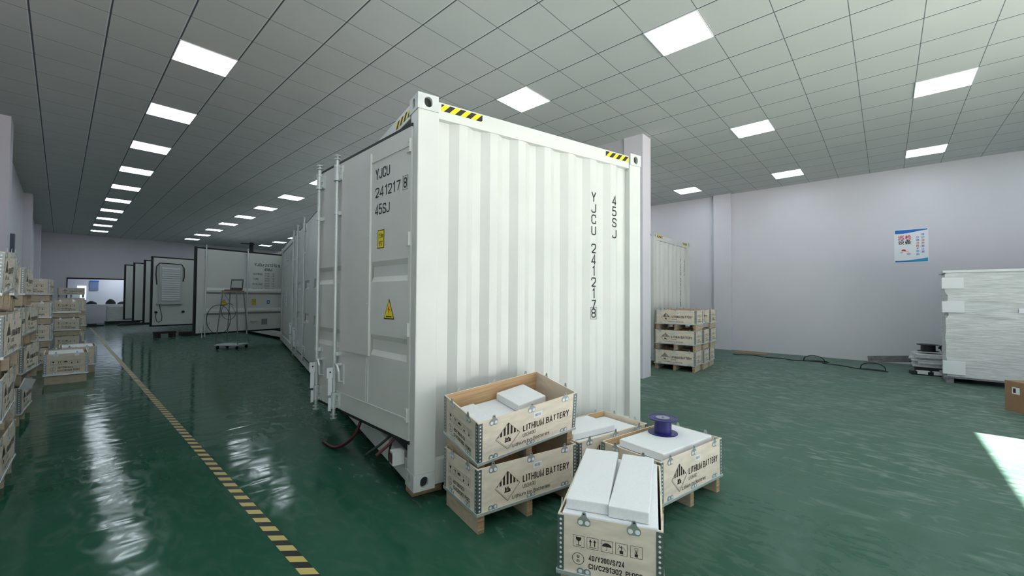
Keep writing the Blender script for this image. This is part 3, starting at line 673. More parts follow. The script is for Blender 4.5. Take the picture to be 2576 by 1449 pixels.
def container(label, origin, yaw, length=CL, seg_side=None, end_text=True, near_detail=True, open_until=0):
    r = thing('shipping_container', label, 'shipping container', (origin[0], origin[1], origin[2]), yaw, 'white battery storage containers')
    for sx in (0, 1):
        for sy in (0, 1):
            for sz in (0, 1): casting(r, sx, sy, sz, length)
    for sx in (0, 1):
        for sy in (0, 1):
            X0 = 0 if sx == 0 else CW-.165; Y0 = 0 if sy == 0 else length-.15
            MB().box(X0, X0+.165, Y0, Y0+.15, .117, CH-.117).build('corner_post', M['paint'], r, bevel=.008)
    for sy in (0, 1):
        y0 = .012 if sy == 0 else length-.012-.1
        MB().box(.162, CW-.162, y0, y0+.1, CH-.155, CH-.028).build('top_rail', M['paint'], r, bevel=.006)
        MB().box(.162, CW-.162, y0, y0+.1, .015, .195).build('bottom_rail', M['paint'], r, bevel=.006)
    pts = corrugated(.165, CW-.165, 0, 0, .275)
    mb = MB(); corr_panel(mb, pts, .190, CH-.150, .022); mb.box(.160, CW-.160, .068, .075, .15, CH-.14); mb.build('end_panel', M['paint'], r)
    mb = MB(); corr_panel(mb, pts, .190, CH-.150, length-.022, -1); mb.box(.160, CW-.160, length-.075, length-.068, .15, CH-.14); mb.build('end_panel', M['paint'], r)
    MB().box(.02, CW-.02, .1, length-.1, CH-.05, CH-.02).build('roof_panel', M['paint'], r)
    MB().box(.05, CW-.05, .1, length-.1, .10, .14).build('floor_panel', M['greyp'], r)
    for X0 in (0, CW-.06):
        MB().box(X0, X0+.06, .178, length-.178, 0.02, .19).build('side_sill', M['paint'], r, bevel=.005)
        MB().box(X0, X0+.06, .178, length-.178, CH-.14, CH-.03).build('side_rail', M['paint'], r, bevel=.005)
    MB().box(.015 if open_until == 0 else .03, .045, max(open_until, .15), length-.15, .19, CH-.14).build('side_panel', M['paint'], r)
    if open_until: MB().box(.30, .33, .15, open_until, .19, CH-.14).build('inner_panel', M['greyp'], r)
    MB().box(CW-.045, CW-.015, .15, length-.15, .19, CH-.14).build('side_panel', M['paint'], r)
    # hazard tape
    mb = MB(); F = lambda u, v, d: (u, .012-d, v)
    hazard(mb, F, .186, .540, CH-.092, CH-.040, .046, .0012, 1, .02); mb.build('hazard_tape', [M['ink'], M['yellow']], r, fix=False); mb = MB()
    hazard(mb, F, 1.935, 2.268, CH-.092, CH-.040, .046, .0012, 1, .05)
    mb.build('hazard_tape', [M['ink'], M['yellow']], r, fix=False)
    mb = MB(); F = lambda u, v, d: (-d, u, v)
    hazard(mb, F, .19, .52, CH-.115, CH-.060, .046, .0012, -1); mb.build('hazard_tape', [M['ink'], M['yellow']], r, fix=False)
    if end_text:
        mb = MB(); F = lambda u, v, d: (u, .022-d, v); zb = -origin[2]
        y = 2.521+zb-.100
        for ch in 'YJCU 241217':
            if ch == ' ': y -= .066; continue
            put(mb, ch, F, 1.783, y, .093, .0015, 0, align='CENTER', width=.064 if ch != '1' else .040, off=.022); y -= .1085
        frame2(mb, F, 1.742, 1.826, 1.285+zb, 1.402+zb, .004, .0015); put(mb, '8', F, 1.783, 1.298+zb, .091, .0015, 0, align='CENTER', width=.060, off=.022)
        mb.build('container_number', M['ink'], r, fix=False); mb = MB()
        y = 2.521+zb-.098
        for ch in '45SJ': put(mb, ch, F, 2.068, y, .092, .0015, 0, align='CENTER', width=.062, off=.022); y -= .1110
        mb.build('size_code', M['ink'], r, fix=False)
    return r

ZB = HCAM-1.399
CX, CY, CA = 1.724, 2.504, .2506
main = container('large white shipping container with corrugated end, nearest the camera', (CX, CY, ZB), -CA, open_until=3.9)
RD = .036
def rod(parent, s_, F, z0, z1, r_=.017):
    mb = MB(); mb.cyl(F(s_, RD, z0), F(s_, RD, z1), r_, 14)
    if True:
        for z, sg in ((z0, -1), (z1, 1)):
            for k, rr in ((0, .016), (1, .030), (2, .014), (3, .030)):
                zz = z+sg*(k*.016)
                mb.cyl(F(s_, RD, zz), F(s_, RD, zz+sg*.008), rr, 10)
            mb.cyl(F(s_, RD, z), F(s_, RD, z+sg*.055), .010, 8)
    ro = mb.build('locking_rod', M['galv'], parent)
    return ro
def rod_fit(parent, s_, F, zs, zs2=()):
    for z in zs:
        mb = MB(); 
        mb.box(-.045, .03, 0, .002, -.02, .02) if 0 else None
        P = [F(s_-.045, .004, z-.02), F(s_+.030, .004, z-.02), F(s_+.030, .004, z+.02), F(s_-.045, .004, z+.02)]
        mb.raw([F(a, b, c) for c in (z-.018, z+.018) for b in (.0, .03) for a in (s_-.022, s_+.022)], [(0, 2, 3, 1), (4, 5, 7, 6), (0, 1, 5, 4), (2, 6, 7, 3), (0, 4, 6, 2), (1, 3, 7, 5)])
        mb.raw([F(a, b, c) for c in (z-.016, z+.016) for b in (.0, .008) for a in (s_-.065, s_+.03)], [(0, 2, 3, 1), (4, 5, 7, 6), (0, 1, 5, 4), (2, 6, 7, 3), (0, 4, 6, 2), (1, 3, 7, 5)])
        mb.cyl(F(s_, RD, z-.014), F(s_, RD, z+.014), .024, 12); mb.build('rod_guide', M['galv'], parent)
    for z in zs2:
        mb = MB(); mb.cyl(F(s_, RD, z-.075), F(s_, RD, z+.075), .027, 14)
        for a in (z-.075, z+.055): mb.cyl(F(s_, RD, a), F(s_, RD, a+.02), .032, 14)
        mb.raw([F(a, b, c) for c in (z-.07, z+.07) for b in (.0, .02) for a in (s_-.062, s_-.02)], [(0, 2, 3, 1), (4, 5, 7, 6), (0, 1, 5, 4), (2, 6, 7, 3), (0, 4, 6, 2), (1, 3, 7, 5)])
        for a in (z-.05, z, z+.05): mb.cyl(F(s_-.045, .02, a), F(s_-.045, .034, a), .008, 8)
        mb.build('rod_sleeve', M['galv'], parent)
def boxF(mb, F, s0, s1, d0, d1, z0, z1, mi=0):
    mb.raw([F(a, b, c) for c in (z0, z1) for b in (d0, d1) for a in (s0, s1)], [(0, 2, 3, 1), (4, 5, 7, 6), (0, 1, 5, 4), (2, 6, 7, 3), (0, 4, 6, 2), (1, 3, 7, 5)], mi)
def lever(parent, s_, F, zt):
    mb = MB(); o = .045; w2 = .006
    boxF(mb, F, s_-w2-.004, s_+w2+.004, .02, o, zt-.05, zt-.02)              # arm from the rod
    boxF(mb, F, s_-w2, s_+w2, o, o+.060, zt-.085, zt+.012)
    boxF(mb, F, s_-w2, s_+w2, o+.012, o+.048, zt-.245, zt-.085)
    boxF(mb, F, s_-w2-.004, s_-w2, o+.022, o+.038, zt-.235, zt-.13)
    boxF(mb, F, s_-w2, s_+w2, o+.018, o+.042, zt-.39, zt-.27)
    mb.cyl(F(s_-w2-.0015, o+.030, zt-.03), F(s_-w2, o+.030, zt-.03), .008, 10, 1)
    mb.build('lever_handle', [M['white'], M['hole']], parent, fix=False)
def door_leaf(parent, F, w_, z0, z1, ribs=True, gk=.028, ge=.014):
    """F(s, d, z): s along the leaf from the hinge, d outward"""
    mb = MB(); boxF(mb, F, 0.02, w_, -.075, -.02, z0+.02, z1-.02)
    def prof(sa, sb):
        zs = [(z0, 0)]
        for zc in (1.09-ZB, 1.695-ZB):
            zs += [(zc-.085, 0), (zc-.012, -.034), (zc+.014, -.034), (zc+.085, 0)]
        zs.append((z1, 0)); n = len(zs)
        vs = [F(s_, d, z) for s_ in (sa, sb) for z, d in zs]; fs = [(i, i+1, n+i+1, n+i) for i in range(n-1)]
        mb.raw(vs, fs)
        for s_ in (sa, sb):
            for i in range(1, n-1, 4): mb.raw([F(s_, zs[i+k][1], zs[i+k][0]) for k in range(4)], [(0, 1, 2, 3)])
    if ribs:
        prof(.0+.03, .60); prof(1.22, min(1.78, w_-.06)) if w_ > 1.5 else None
        boxF(mb, F, .60, 1.22, -.02, 0, z0, z1); boxF(mb, F, 0, .03, -.06, 0, z0, z1); boxF(mb, F, min(1.78, w_-.06), w_, -.02, 0, z0, z1)
    else: boxF(mb, F, 0, w_, -.02, 0, z0, z1)
    leaf = mb.build('door_leaf', M['paint'], parent)
    mb = MB()
    for a in ((0, w_+ge, z0-gk, z0), (0, w_+ge, z1, z1+gk), (w_, w_+ge, z0, z1)): boxF(mb, F, a[0], a[1], -.075, -.006, a[2], a[3])
    mb.build('door_gasket', M['black'], leaf)
    return leaf
# open leaf at the near corner, swung out of the side
cr, sr = math.cos(CA), math.sin(CA)
def world_to_c(p):    # world -> container frame (yaw -CA)
    dx, dy = p[0]-CX, p[1]-CY; return (dx*cr-dy*sr, dx*sr+dy*cr)
h0 = world_to_c((1.735, 2.60)); h1_ = world_to_c((1.81, 4.45)); dv = Vector((h1_[0]-h0[0], h1_[1]-h0[1])).normalized(); nv = Vector((-dv.y, dv.x))
FD = lambda s_, d, z: (h0[0]+dv.x*s_+nv.x*d, h0[1]+dv.y*s_+nv.y*d, z)
Z0, Z1 = .432-ZB, 2.762-ZB
leaf = door_leaf(main, FD, 1.83, Z0, Z1)
mb = MB(); boxF(mb, FD, .640, 1.195, 0, .012, .99-ZB, 2.665-ZB); boxF(mb, FD, .618, .640, 0, .016, .99-ZB, 2.70-ZB)
for k in range(9): mb.cyl(FD(.655, .012, 1.05-ZB+k*.19), FD(.655, .016, 1.05-ZB+k*.19), .007, 8)
mb.build('cover_plate', M['paint'], leaf)
mb = MB()
for a in ((.0, .62, 2.618-ZB, 2.626-ZB), (.0, 1.75, .585-ZB, .592-ZB), (.64, .646, .60-ZB, .98-ZB), (.675, .681, .60-ZB, .98-ZB)): mb = MB(); boxF(mb, FD, a[0], a[1], 0, .005, a[2], a[3]); mb.build('weld_seam', M['paint'], leaf)
for s_ in (1.690, 1.250):
    rod(leaf, s_, FD, .40-ZB, 2.775-ZB); rod_fit(leaf, s_, FD, (.95-ZB, 2.28-ZB), (.515-ZB, 2.66-ZB)); lever(leaf, s_+.0, FD, .81-ZB)
for s_ in (1.135, 1.60):
    mb = MB(); boxF(mb, FD, s_-.03, s_-.004, 0, .012, .68-ZB, .86-ZB); mb.tube([FD(s_-.017, .012, .70-ZB), FD(s_-.017, .045, .71-ZB), FD(s_-.017, .05, .80-ZB), FD(s_+.01, .05, .845-ZB), FD(s_+.065, .05, .855-ZB)], .011, 8)
    mb.cyl(FD(s_+.045, .0, .85-ZB), FD(s_+.045, .06, .85-ZB), .016, 10); mb.build('catch_handle', M['galv'], leaf)
for z in (2.62, 1.92, 1.245, .62):
    mb = MB(); boxF(mb, FD, -.004, .012, 0, .012, z-.05-ZB, z+.05-ZB); mb.cyl(FD(.004, .012, z-.05-ZB), FD(.004, .012, z+.05-ZB), .006, 8); boxF(mb, FD, .008, .050, 0, .014, z-.052-ZB, z-.036-ZB); boxF(mb, FD, .008, .034, 0, .012, z+.028-ZB, z+.042-ZB)
    mb.build('hinge', M['paint'], leaf)
FT = lambda u, v, d: FD(-u, d, v)      # text reads toward the hinge
def door_marks(leafo, F, u0, rows, h=.085):
    mb = MB()
    for u, v, s_, wd in rows: put(mb, s_, F, u, v, h, .0015, 0, width=wd, off=-.004)
    return mb
mb = MB()
put(mb, 'YJCU', FT, -.553, 2.462-ZB, .087, .0015, 0, width=.240, off=.024)
put(mb, '241217', FT, -.553, 2.310-ZB, .082, .0015, 0, width=.405, off=.024)
frame2(mb, FT, -.116, -.042, 2.300-ZB, 2.408-ZB, .0035, .0015); put(mb, '8', FT, -.079, 2.313-ZB, .081, .0015, 0, align='CENTER', width=.048, off=.024)
mb.build('container_number', M['ink'], leaf, fix=False); mb = MB()
put(mb, '45SJ', FT, -.553, 2.165-ZB, .083, .0015, 0, width=.243, off=.024)
mb.build('size_code', M['ink'], leaf, fix=False)
def height_label(parent, F, u0, u1, v0, v1):
    mb = MB(); rect(mb, F, u0, u1, v0, v1, .0015, 1); frame2(mb, F, u0, u1, v0, v1, .007, .002, 0); m_ = (u0+u1)/2; h = v1-v0
    put(mb, '2.9m', F, m_, v0+h*.56, h*.26, .002, 0, align='CENTER', width=(u1-u0)*.68, off=.01); put(mb, "9'6\"", F, m_, v0+h*.14, h*.26, .002, 0, align='CENTER', width=(u1-u0)*.5, off=.01)
    mb.build('height_label', [M['ink'], M['yellow']], parent, fix=False)
def shock_label(parent, F, c, v0, w_, h_):
    mb = MB(); P = [(c-w_/2, v0), (c+w_/2, v0), (c, v0+h_)]; mb.flat(P, [(0, 1, 2)], F, .0015, 0)
    k = .86; gy = v0+h_*.40; mb.flat([(c+(a-c)*k, gy+(b-gy)*k) for a, b in P], [(0, 1, 2)], F, .0021, 1)
    mb.flat([(c+.006*w_/.17, v0+h_*.72), (c-.018*w_/.17, v0+h_*.44), (c-.002*w_/.17, v0+h_*.46), (c-.010*w_/.17, v0+h_*.20), (c+.018*w_/.17, v0+h_*.50), (c+.003*w_/.17, v0+h_*.49)], [tuple(range(6))], F, .0027, 2)
    rect(mb, F, c-w_*.27, c+w_*.27, v0+h_*.10, v0+h_*.15, .0027, 0)
    mb.build('shock_label', [M['ink'], M['yellow'], M['red']], parent, fix=False)
height_label(leaf, FT, -.500, -.393, 1.884-ZB, 2.035-ZB)
shock_label(leaf, FT, -.300, 1.311-ZB, .165, .165)
# closed leaves further along the same side
FS = lambda s_, d, z: (-.02-d, s_, z)
for (a, b) in ((4.0, 6.15), (6.2, 8.3)):
    Fq = (lambda s_, d, z, a=a: FS(a+s_, d+.03, z)) if a < 5 else (lambda s_, d, z, b=b: FS(b-s_, d+.03, z))
    lf = door_leaf(main, Fq, b-a-.03, .34-ZB+.0, 2.86-ZB, True)
for s_, lv_ in ((5.72, None), (6.80, .80), (7.62, .86)):
    lf = [c for c in main.children if c.name.startswith('door_leaf')][-1]
    Fr = lambda s2, d, z: FS(s2, d+.03, z)
    rod(lf, s_, Fr, .33-ZB, 2.92-ZB); rod_fit(lf, s_, Fr, (1.0-ZB, 2.30-ZB), (.5-ZB, 2.78-ZB))
    if lv_: lever(lf, s_, Fr, lv_+.02-ZB)
mb = MB(); boxF(mb, FS, 9.35, 9.62, 0, .05, 2.42-ZB, 2.68-ZB); boxF(mb, FS, 9.40, 9.57, .05, .052, 2.46-ZB, 2.64-ZB, 1); mb.build('vent_box', [M['paint'], M['greyp']], main)
mb = MB(); boxF(mb, FS, 9.95, 10.05, 0, .012, 1.2-ZB, 1.62-ZB); mb.tube([FS(10.0, .01, 1.3-ZB), FS(10.0, .05, 1.3-ZB), FS(10.0, .05, 1.5-ZB), FS(10.0, .01, 1.5-ZB)], .009, 8); mb.build('door_handle', M['galv'], main)
mb = MB(); boxF(mb, FS, 8.6, 11.9, 0, .008, .45-ZB, .46-ZB); boxF(mb, FS, 8.6, 11.9, 0, .008, 2.30-ZB, 2.31-ZB); mb.build('side_seam', M['paint'], main)
# earth box on the sill, hanging power cables
mb = MB(); boxF(mb, FS, .19, .26, -.015, .075, .235-ZB, .335-ZB); boxF(mb, FS, .20, .25, .0755, .077, .25-ZB, .32-ZB, 1); mb.build('earth_box', [M['cast'], M['redcable']], main)
def cable(label, pts, r_, mats, n=8, group=None, tags=()):
    P = [Vector(p) for p in pts]; Q = []
    for k in range(len(P)-1):
        a = P[max(k-1, 0)]; b = P[k]; c = P[k+1]; d = P[min(k+2, len(P)-1)]
        for i in range(6):
            t_ = i/6; Q.append(.5*((2*b)+(-a+c)*t_+(2*a-5*b+4*c-d)*t_*t_+(-a+3*b-3*c+d)*t_**3))
    Q.append(P[-1]); o = MB().tube(Q, r_, n).build('cable', mats, smooth=True); tag(o, label, 'cable', group); return o
cable('dark red power cable hanging out under the open container door', [(1.92, 2.86, .34), (1.82, 2.85, .40), (1.74, 2.87, .34), (1.65, 2.90, .27)], .013, M['redcable'])
cable('second red power cable beside it, slightly longer, under the container door', [(1.92, 2.92, .34), (1.82, 2.91, .40), (1.72, 2.95, .33), (1.62, 3.01, .25)], .011, M['cable'])
cable('thin black lead drooping below the open container door', [(1.86, 2.93, .36), (1.80, 2.92, .34), (1.77, 2.91, .22), (1.80, 2.89, .12), (1.86, 2.87, .03)], .008, M['cable'])
cable('dark cable bundle dropping to the floor under the container side', [(2.05, 3.80, .40), (1.97, 3.72, .33), (1.88, 3.74, .15), (1.82, 3.95, .03), (1.82, 4.22, .02)], .014, M['redcable'])
# timber blocks
def block(label, pos, yaw, w_, d_, h_):
    n = 3; t_ = thing('timber_block', label, 'timber block', pos, yaw, 'timber blocks under the container')
    mb = MB()
    for k in range(n): mb.box(k*w_/n, (k+1)*w_/n-.002, 0, d_, 0, h_)
    mb.build('timber', M['plyend'], t_, bevel=.002)
cw = lambda x_, y_: (CX+x_*cr+y_*sr, CY-x_*sr+y_*cr)
for nm, (bx, by) in (('near left corner', (.035, .13)), ('near right corner', (2.15, .13)), ('far left corner', (.03, 11.95)), ('far right corner', (2.15, 11.95))):
    block('wooden block under the %s of the big container' % nm, (*cw(bx, by), 0), -CA, .24, .14, ZB-.001)
block('wooden block under the middle of the big container side', (*cw(.03, 5.0), 0), -CA, .24, .3, ZB-.001)
block('second wooden block along the big container side, toward the far end', (*cw(.03, 8.6), 0), -CA, .24, .3, ZB-.001)

# second container with the row of opened doors
C2X, C2Y = 4.96, 14.52
c2 = container('white container at the back with a row of black edged doors swung open', (C2X, C2Y, ZB), 0, open_until=11.9, end_text=False)
def leaf2(free, hinge, kind):
    a = Vector((hinge[0]-C2X, hinge[1]-C2Y)); b = Vector((free[0]-C2X, free[1]-C2Y)); v = (b-a); w_ = v.length; v.normalize(); n_ = Vector((-v.y, v.x))
    if n_.y > 0: n_ = -n_
    F = lambda s_, d, z: (a.x+v.x*s_+n_.x*d, a.y+v.y*s_+n_.y*d, z)
    z0, z1 = .45-ZB, 2.78-ZB
    if kind == 'text':
        lf = door_leaf(c2, F, w_, z0, z1, False, .045, .05)
        mb = MB()
        for zc in (1.03, 1.62):
            mb.raw([F(s_, d, z-ZB) for s_ in (.12, w_-.2) for z, d in ((zc-.09, .0), (zc-.03, .03), (zc+.02, .03), (zc+.09, 0))], [(0, 1, 5, 4), (1, 2, 6, 5), (2, 3, 7, 6), (0, 4, 5, 1)])
        mb.build('pressed_rib', M['paint'], lf)
        for s_ in (w_-.20, w_-1.30): rod(lf, s_, F, z0-.05, z1+.06, .015); rod_fit(lf, s_, F, (1.0-ZB, 2.2-ZB), (.6-ZB, 2.65-ZB))
        Ft = lambda u, v_, d: F(w_-u, d, v_)
        mb = MB(); put(mb, 'YJCU 241219 9', Ft, 1.50, 2.40-ZB, .085, .0015, 0, width=.80, off=.03); put(mb, '45SJ', Ft, 1.80, 2.265-ZB, .085, .0015, 0, width=.24, off=.03)
        for k, (l1, v1, v2) in enumerate((('MAX GROSS', '30,480', '67,200'), ('TARE', '12,000', '26,450'), ('PAYLOAD', '4,000', '8,800'), ('CUB CAP', '30.0', '1,060'))):
            zz = 2.13-k*.155-ZB; put(mb, l1, Ft, 1.47, zz, .055, .0015, 0, width=.28 if k != 1 else .17, off=.015)
            for q, vv, un in ((0, v1, 'KG'), (1, v2, 'LB')): put(mb, vv, Ft, 1.82, zz+.032-q*.07, .038, .0015, 0, width=.15, off=.01); put(mb, un, Ft, 2.05, zz+.032-q*.07, .038, .0015, 0, width=.07, off=.01)
        mb.build('container_number', M['ink'], lf, fix=False)
        shock_label(lf, Ft, .68, 1.16-ZB+.05, .20, .17); height_label(lf, Ft, 1.45, 1.57, 1.21-ZB, 1.38-ZB)
        mb = MB(); rect(mb, Ft, 1.90, 1.99, 1.24-ZB, 1.35-ZB, .0015, 0); rect(mb, Ft, 1.925, 1.965, 1.27-ZB, 1.32-ZB, .002, 1); mb.build('blue_label', [M['blue'], M['sticker']], lf, fix=False)
        mb = MB(); boxF(mb, F, w_-1.92, w_-1.75, 0, .012, .60-ZB, .78-ZB); mb.build('vent_plate', M['greyp'], lf)
        mb = MB(); mb.cyl(F(w_-.33, 0, .72-ZB), F(w_-.33, .05, .72-ZB), .025, 14); boxF(mb, F, w_-1.63, w_-1.42, .0, .04, .70-ZB, .725-ZB); mb.build('catch_handle', M['galv'], lf)
        lever(lf, w_-.11, F, .72-ZB)
    elif kind == 'louvre':
        lf = door_leaf(c2, F, w_, z0, z1, False, .045, .05)
        S = lambda u: w_-u
        mb = MB(); boxF(mb, F, S(.80), S(.15), 0, .07, 1.22-ZB, 2.55-ZB); boxF(mb, F, S(.84), S(.10), 0, .10, 1.17-ZB, 1.215-ZB); lb = mb.build('louvre_housing', M['lou'], lf)
        mb = MB()
        for k in range(15):
            z = 1.30+k*.078-ZB; mb.raw([F(s_, d, z_) for s_ in (S(.74), S(.21)) for d, z_ in ((.072, z), (.100, z), (.075, z+.066), (.072, z+.066))], [(0, 1, 5, 4), (1, 2, 6, 5), (2, 3, 7, 6), (0, 4, 7, 3), (0, 3, 2, 1), (4, 5, 6, 7)])
        mb.build('louvre_blade', M['lou'], lf)
        mb = MB(); mb.tube([F(S(.09), .04, 1.85-ZB), F(S(.055), .05, 2.2-ZB), F(S(.07), .05, 2.48-ZB), F(S(.15), .05, 2.60-ZB), F(S(.5), .05, 2.60-ZB), F(S(.80), .05, 2.58-ZB), F(S(.87), .05, 2.45-ZB), F(S(.88), .05, 2.15-ZB), F(S(.85), .04, 1.98-ZB)], .016, 8); mb.build('control_cable', M['cable'], lf); mb = MB()
        mb.tube([F(S(.10), .03, .9-ZB), F(S(.08), .03, .75-ZB), F(S(.11), .03, .6-ZB), F(S(.17), .03, .55-ZB), F(S(.25), .03, .60-ZB), F(S(.26), .03, .75-ZB), F(S(.21), .03, 1.0-ZB), F(S(.18), .03, 1.17-ZB)], .009, 6)
        mb.build('control_cable', M['cable'], lf)
        mb = MB()
        for u in (.09, .88): mb.cyl(F(S(u), 0, .9-ZB), F(S(u), .05, .9-ZB), .038, 12)
        mb.build('cable_gland', M['black'], lf)
    else:
        door_leaf(c2, F, w_, z0, z1, False, .045, .05)
leaf2((2.50, 13.92), (4.95, 14.48), 'text')
leaf2((2.13, 18.6), (4.94, 19.25), 'louvre')
for y_, x_ in ((20.72, 2.16), (22.8, 2.05), (24.65, 1.92)): leaf2((x_, y_), (4.94, y_+.65), 'plain')
c2l = [c for c in c2.children if c.name.startswith('door_leaf')]
for bx, by in ((C2X+.02, C2Y+.03), (C2X+2.1, C2Y+.03), (C2X+.02, C2Y+11.8), (C2X+.02, C2Y+4.8)):
    block('wooden block under the back container, %s' % {0: 'near door corner', 1: 'near inner corner', 2: 'far corner', 3: 'below the louvred door'}[[(C2X+.02, C2Y+.03), (C2X+2.1, C2Y+.03), (C2X+.02, C2Y+11.8), (C2X+.02, C2Y+4.8)].index((bx, by))], (bx, by, 0), 0, .24, .14, ZB-.001)
for (bx, by), lab in (((2.25, 18.75), 'low dark timber prop on the floor under the louvred door'), ((3.0, 18.9), 'dark flat timber under the louvred door, right of the prop')):
    t_ = thing('timber_block', lab, 'timber block', (bx, by, 0), .1, None); mb = MB()
    if bx < 2.6: mb.box(0, .14, 0, .3, 0, .14); mb.box(.42, .56, 0, .3, 0, .14); mb.box(-.02, .58, .02, .28, .14, .20)
    else: mb.box(0, .85, 0, .4, 0, .14)
    mb.build('timber', mat('dark_timber', (.03, .02, .018), .8), t_)

# third container behind the pillar
c3 = container('white container behind the white pillar and the right-hand crate stack', (8.98, 3.86, ZB), .02)
for bx, by in ((9.0, 3.92), (11.1, 3.95), (9.0, 15.7), (11.1, 15.7)):
    block('wooden block under the container behind the pillar, %s' % ('near' if by < 5 else 'far')+(' left' if bx < 10 else ' right')+' corner', (bx, by, 0), 0, .24, .14, ZB-.001)

# ---------------------------------------------------------------- trolley with laptop
t = thing('trolley_stand', 'tall tapered steel trolley stand in the aisle with a cable looped on it', 'trolley stand', (3.28, 13.62, 0), -YAW)
mb = MB(); mb.box(-.33, .33, -.25, .25, .10, .135); mb.build('bottom_shelf', M['lou'], t, bevel=.005)
mb = MB(); mb.box(-.21, .21, -.17, .17, 1.60, 1.635); mb.build('table_top', M['kraft'], t)
for sx in (-1, 1):
    for sy in (-1, 1): MB().tube([(sx*.31, sy*.23, .12), (sx*.19, sy*.15, 1.61)], .014, 8).build('leg', M['strip'], t)
for sx in (-1, 1):
    for sy in (-1, 1):
        mb = MB(); mb.cyl((sx*.27-.015, sy*.2, .045), (sx*.27+.015, sy*.2, .045), .045, 14); mb.box(sx*.27-.02, sx*.27+.02, sy*.2-.015, sy*.2+.015, .04, .10); mb.build('caster', M['black'], t)
MB().tube([(-.16, -.15, 1.58), (.25, -.19, .95)], .006, 6).build('brace', M['strip'], t)
wl = t.location
rtx = Vector((math.cos(YAW), -math.sin(YAW), 0)); fwd = Vector((math.sin(YAW), math.cos(YAW), 0))
W3 = lambda a, b, z: tuple(Vector(wl)+rtx*a+fwd*(b)+Vector((0, 0, z)))
pts = [W3(-.18+.33*math.cos(q)-.05, -.24, .83+.40*math.sin(q)) for q in [i*math.pi/8 for i in range(4, 21)]]
cable('thin cable hung in a large loop on the trolley stand', pts, .007, M['cable'], 6)
pts = [W3(.05+.20*math.cos(q), -.24, 1.05+.22*math.sin(q)) for q in [i*math.pi/7 for i in range(2, 15)]]
cable('shorter cable loop hanging below the trolley top', pts, .006, M['cable'], 6)
t = thing('laptop', 'open laptop with a pale screen standing on the tall trolley', 'laptop', (W3(0, 0, 0)[0], W3(0, 0, 0)[1], 1.6355), -YAW)
MB().box(-.17, .17, -.12, .12, 0, .02).build('keyboard_base', M['laptop'], t)
mb = MB(); R = Matrix.Translation((0, .12, .02)) @ Matrix.Rotation(-.15, 4, 'X'); mb.box(-.175, .175, 0, .014, 0, .30, 0, R); sc_ = mb.build('screen_lid', M['laptop'], t)
mb = MB(); mb.box(-.15, .15, -.001, 0, .06, .27, 0, R); mb.build('display', M['screen'], sc_)

# ---------------------------------------------------------------- right side goods
t = thing('wrapped_pallet_load', 'tall pallet load wrapped in clear stretch film against the right wall', 'wrapped pallet load', (10.84, -.79, 0), 0)
mb = MB(); n = 26
import itertools
Hh, zb0 = 2.0, .12
def wob(a, b): return .006*math.sin(7*a+3*b)+.005*math.sin(17*b+2*a)
vs = []; fs = []
ring = [(0, -2.6), (0, 0), (.76, 0), (.76, -2.6)]
per = []
for k in range(4):
    A = Vector(ring[k]); B = Vector(ring[(k+1) % 4]); m_ = 14
    for i in range(m_): per.append(A+(B-A)*i/m_)
nz = 40
for j in range(nz+1):
    z = zb0+(Hh-zb0)*j/nz
    for i, p in enumerate(per):
        sh = .0 if j < nz else .03
        c_ = Vector((.38, -1.3)); d_ = (c_-p).normalized(); q = p+d_*(wob(z*3, i*.45)+.012+sh+(.03 if .72 < j/nz < .80 or .55 < j/nz < .62 else 0)*math.sin(i))
        vs.append((q.x, q.y, z))
NP = len(per)
for j in range(nz):
    for i in range(NP): k = (i+1) % NP; fs.append((j*NP+i, j*NP+k, (j+1)*NP+k, (j+1)*NP+i))
fs.append(tuple(nz*NP+i for i in range(NP))); fs.append(tuple(range(NP-1, -1, -1)))
mb.raw(vs, fs); mb.build('wrapped_goods', M['wrap'], t)
mb = MB(); mb.box(-.03, .79, -2.63, .03, .09, .12)
for y_ in (-2.6, -1.35, -.1): mb.box(0, .76, y_, y_+.1, 0, .09)
mb.build('pallet', M['board'], t)
for z in (1.70, 1.27, .16):
    h = .20 if z > 1 else .23
    mb = MB(); mb.box(-.035, .09, -.24, .035, z, z+h); mb.build('corner_pad', M['foam'], t, bevel=.004)
mb = MB(); mb.box(-.012, -.008, -1.02, -.86, 1.28, 1.36); mb.build('arrow_label', M['sticker'], t)
mb = MB(); mb.box(-.02, .78, -2.62, .02, 1.985, 2.03); mb.build('top_sheet', M['foam'], t, bevel=.01)
# carton
t = thing('cardboard_box', 'brown cardboard box cut by the right picture edge', 'cardboard box', (8.73, -1.19, 0), .0)
mb = MB(); a_ = math.atan2(-.13, -.217)
Rm = Matrix.Rotation(math.radians(-148), 4, 'Z'); mb.box(0, .62, 0, .75, 0, .405, 0, Rm); mb.build('carton_body', M['kraft'], t, bevel=.003)
mb = MB(); mb.box(.10, .20, .0, .0, 0, 0) if 0 else None
mb.box(.10, .20, -.0012, 0, .24, .33, 0, Rm); lb_ = mb.build('shipping_label', M['sticker'], t)
mb = MB(); mb.box(.115, .15, -.0018, -.0012, .255, .315, 0, Rm); mb.build('label_print', M['ink'], lb_)

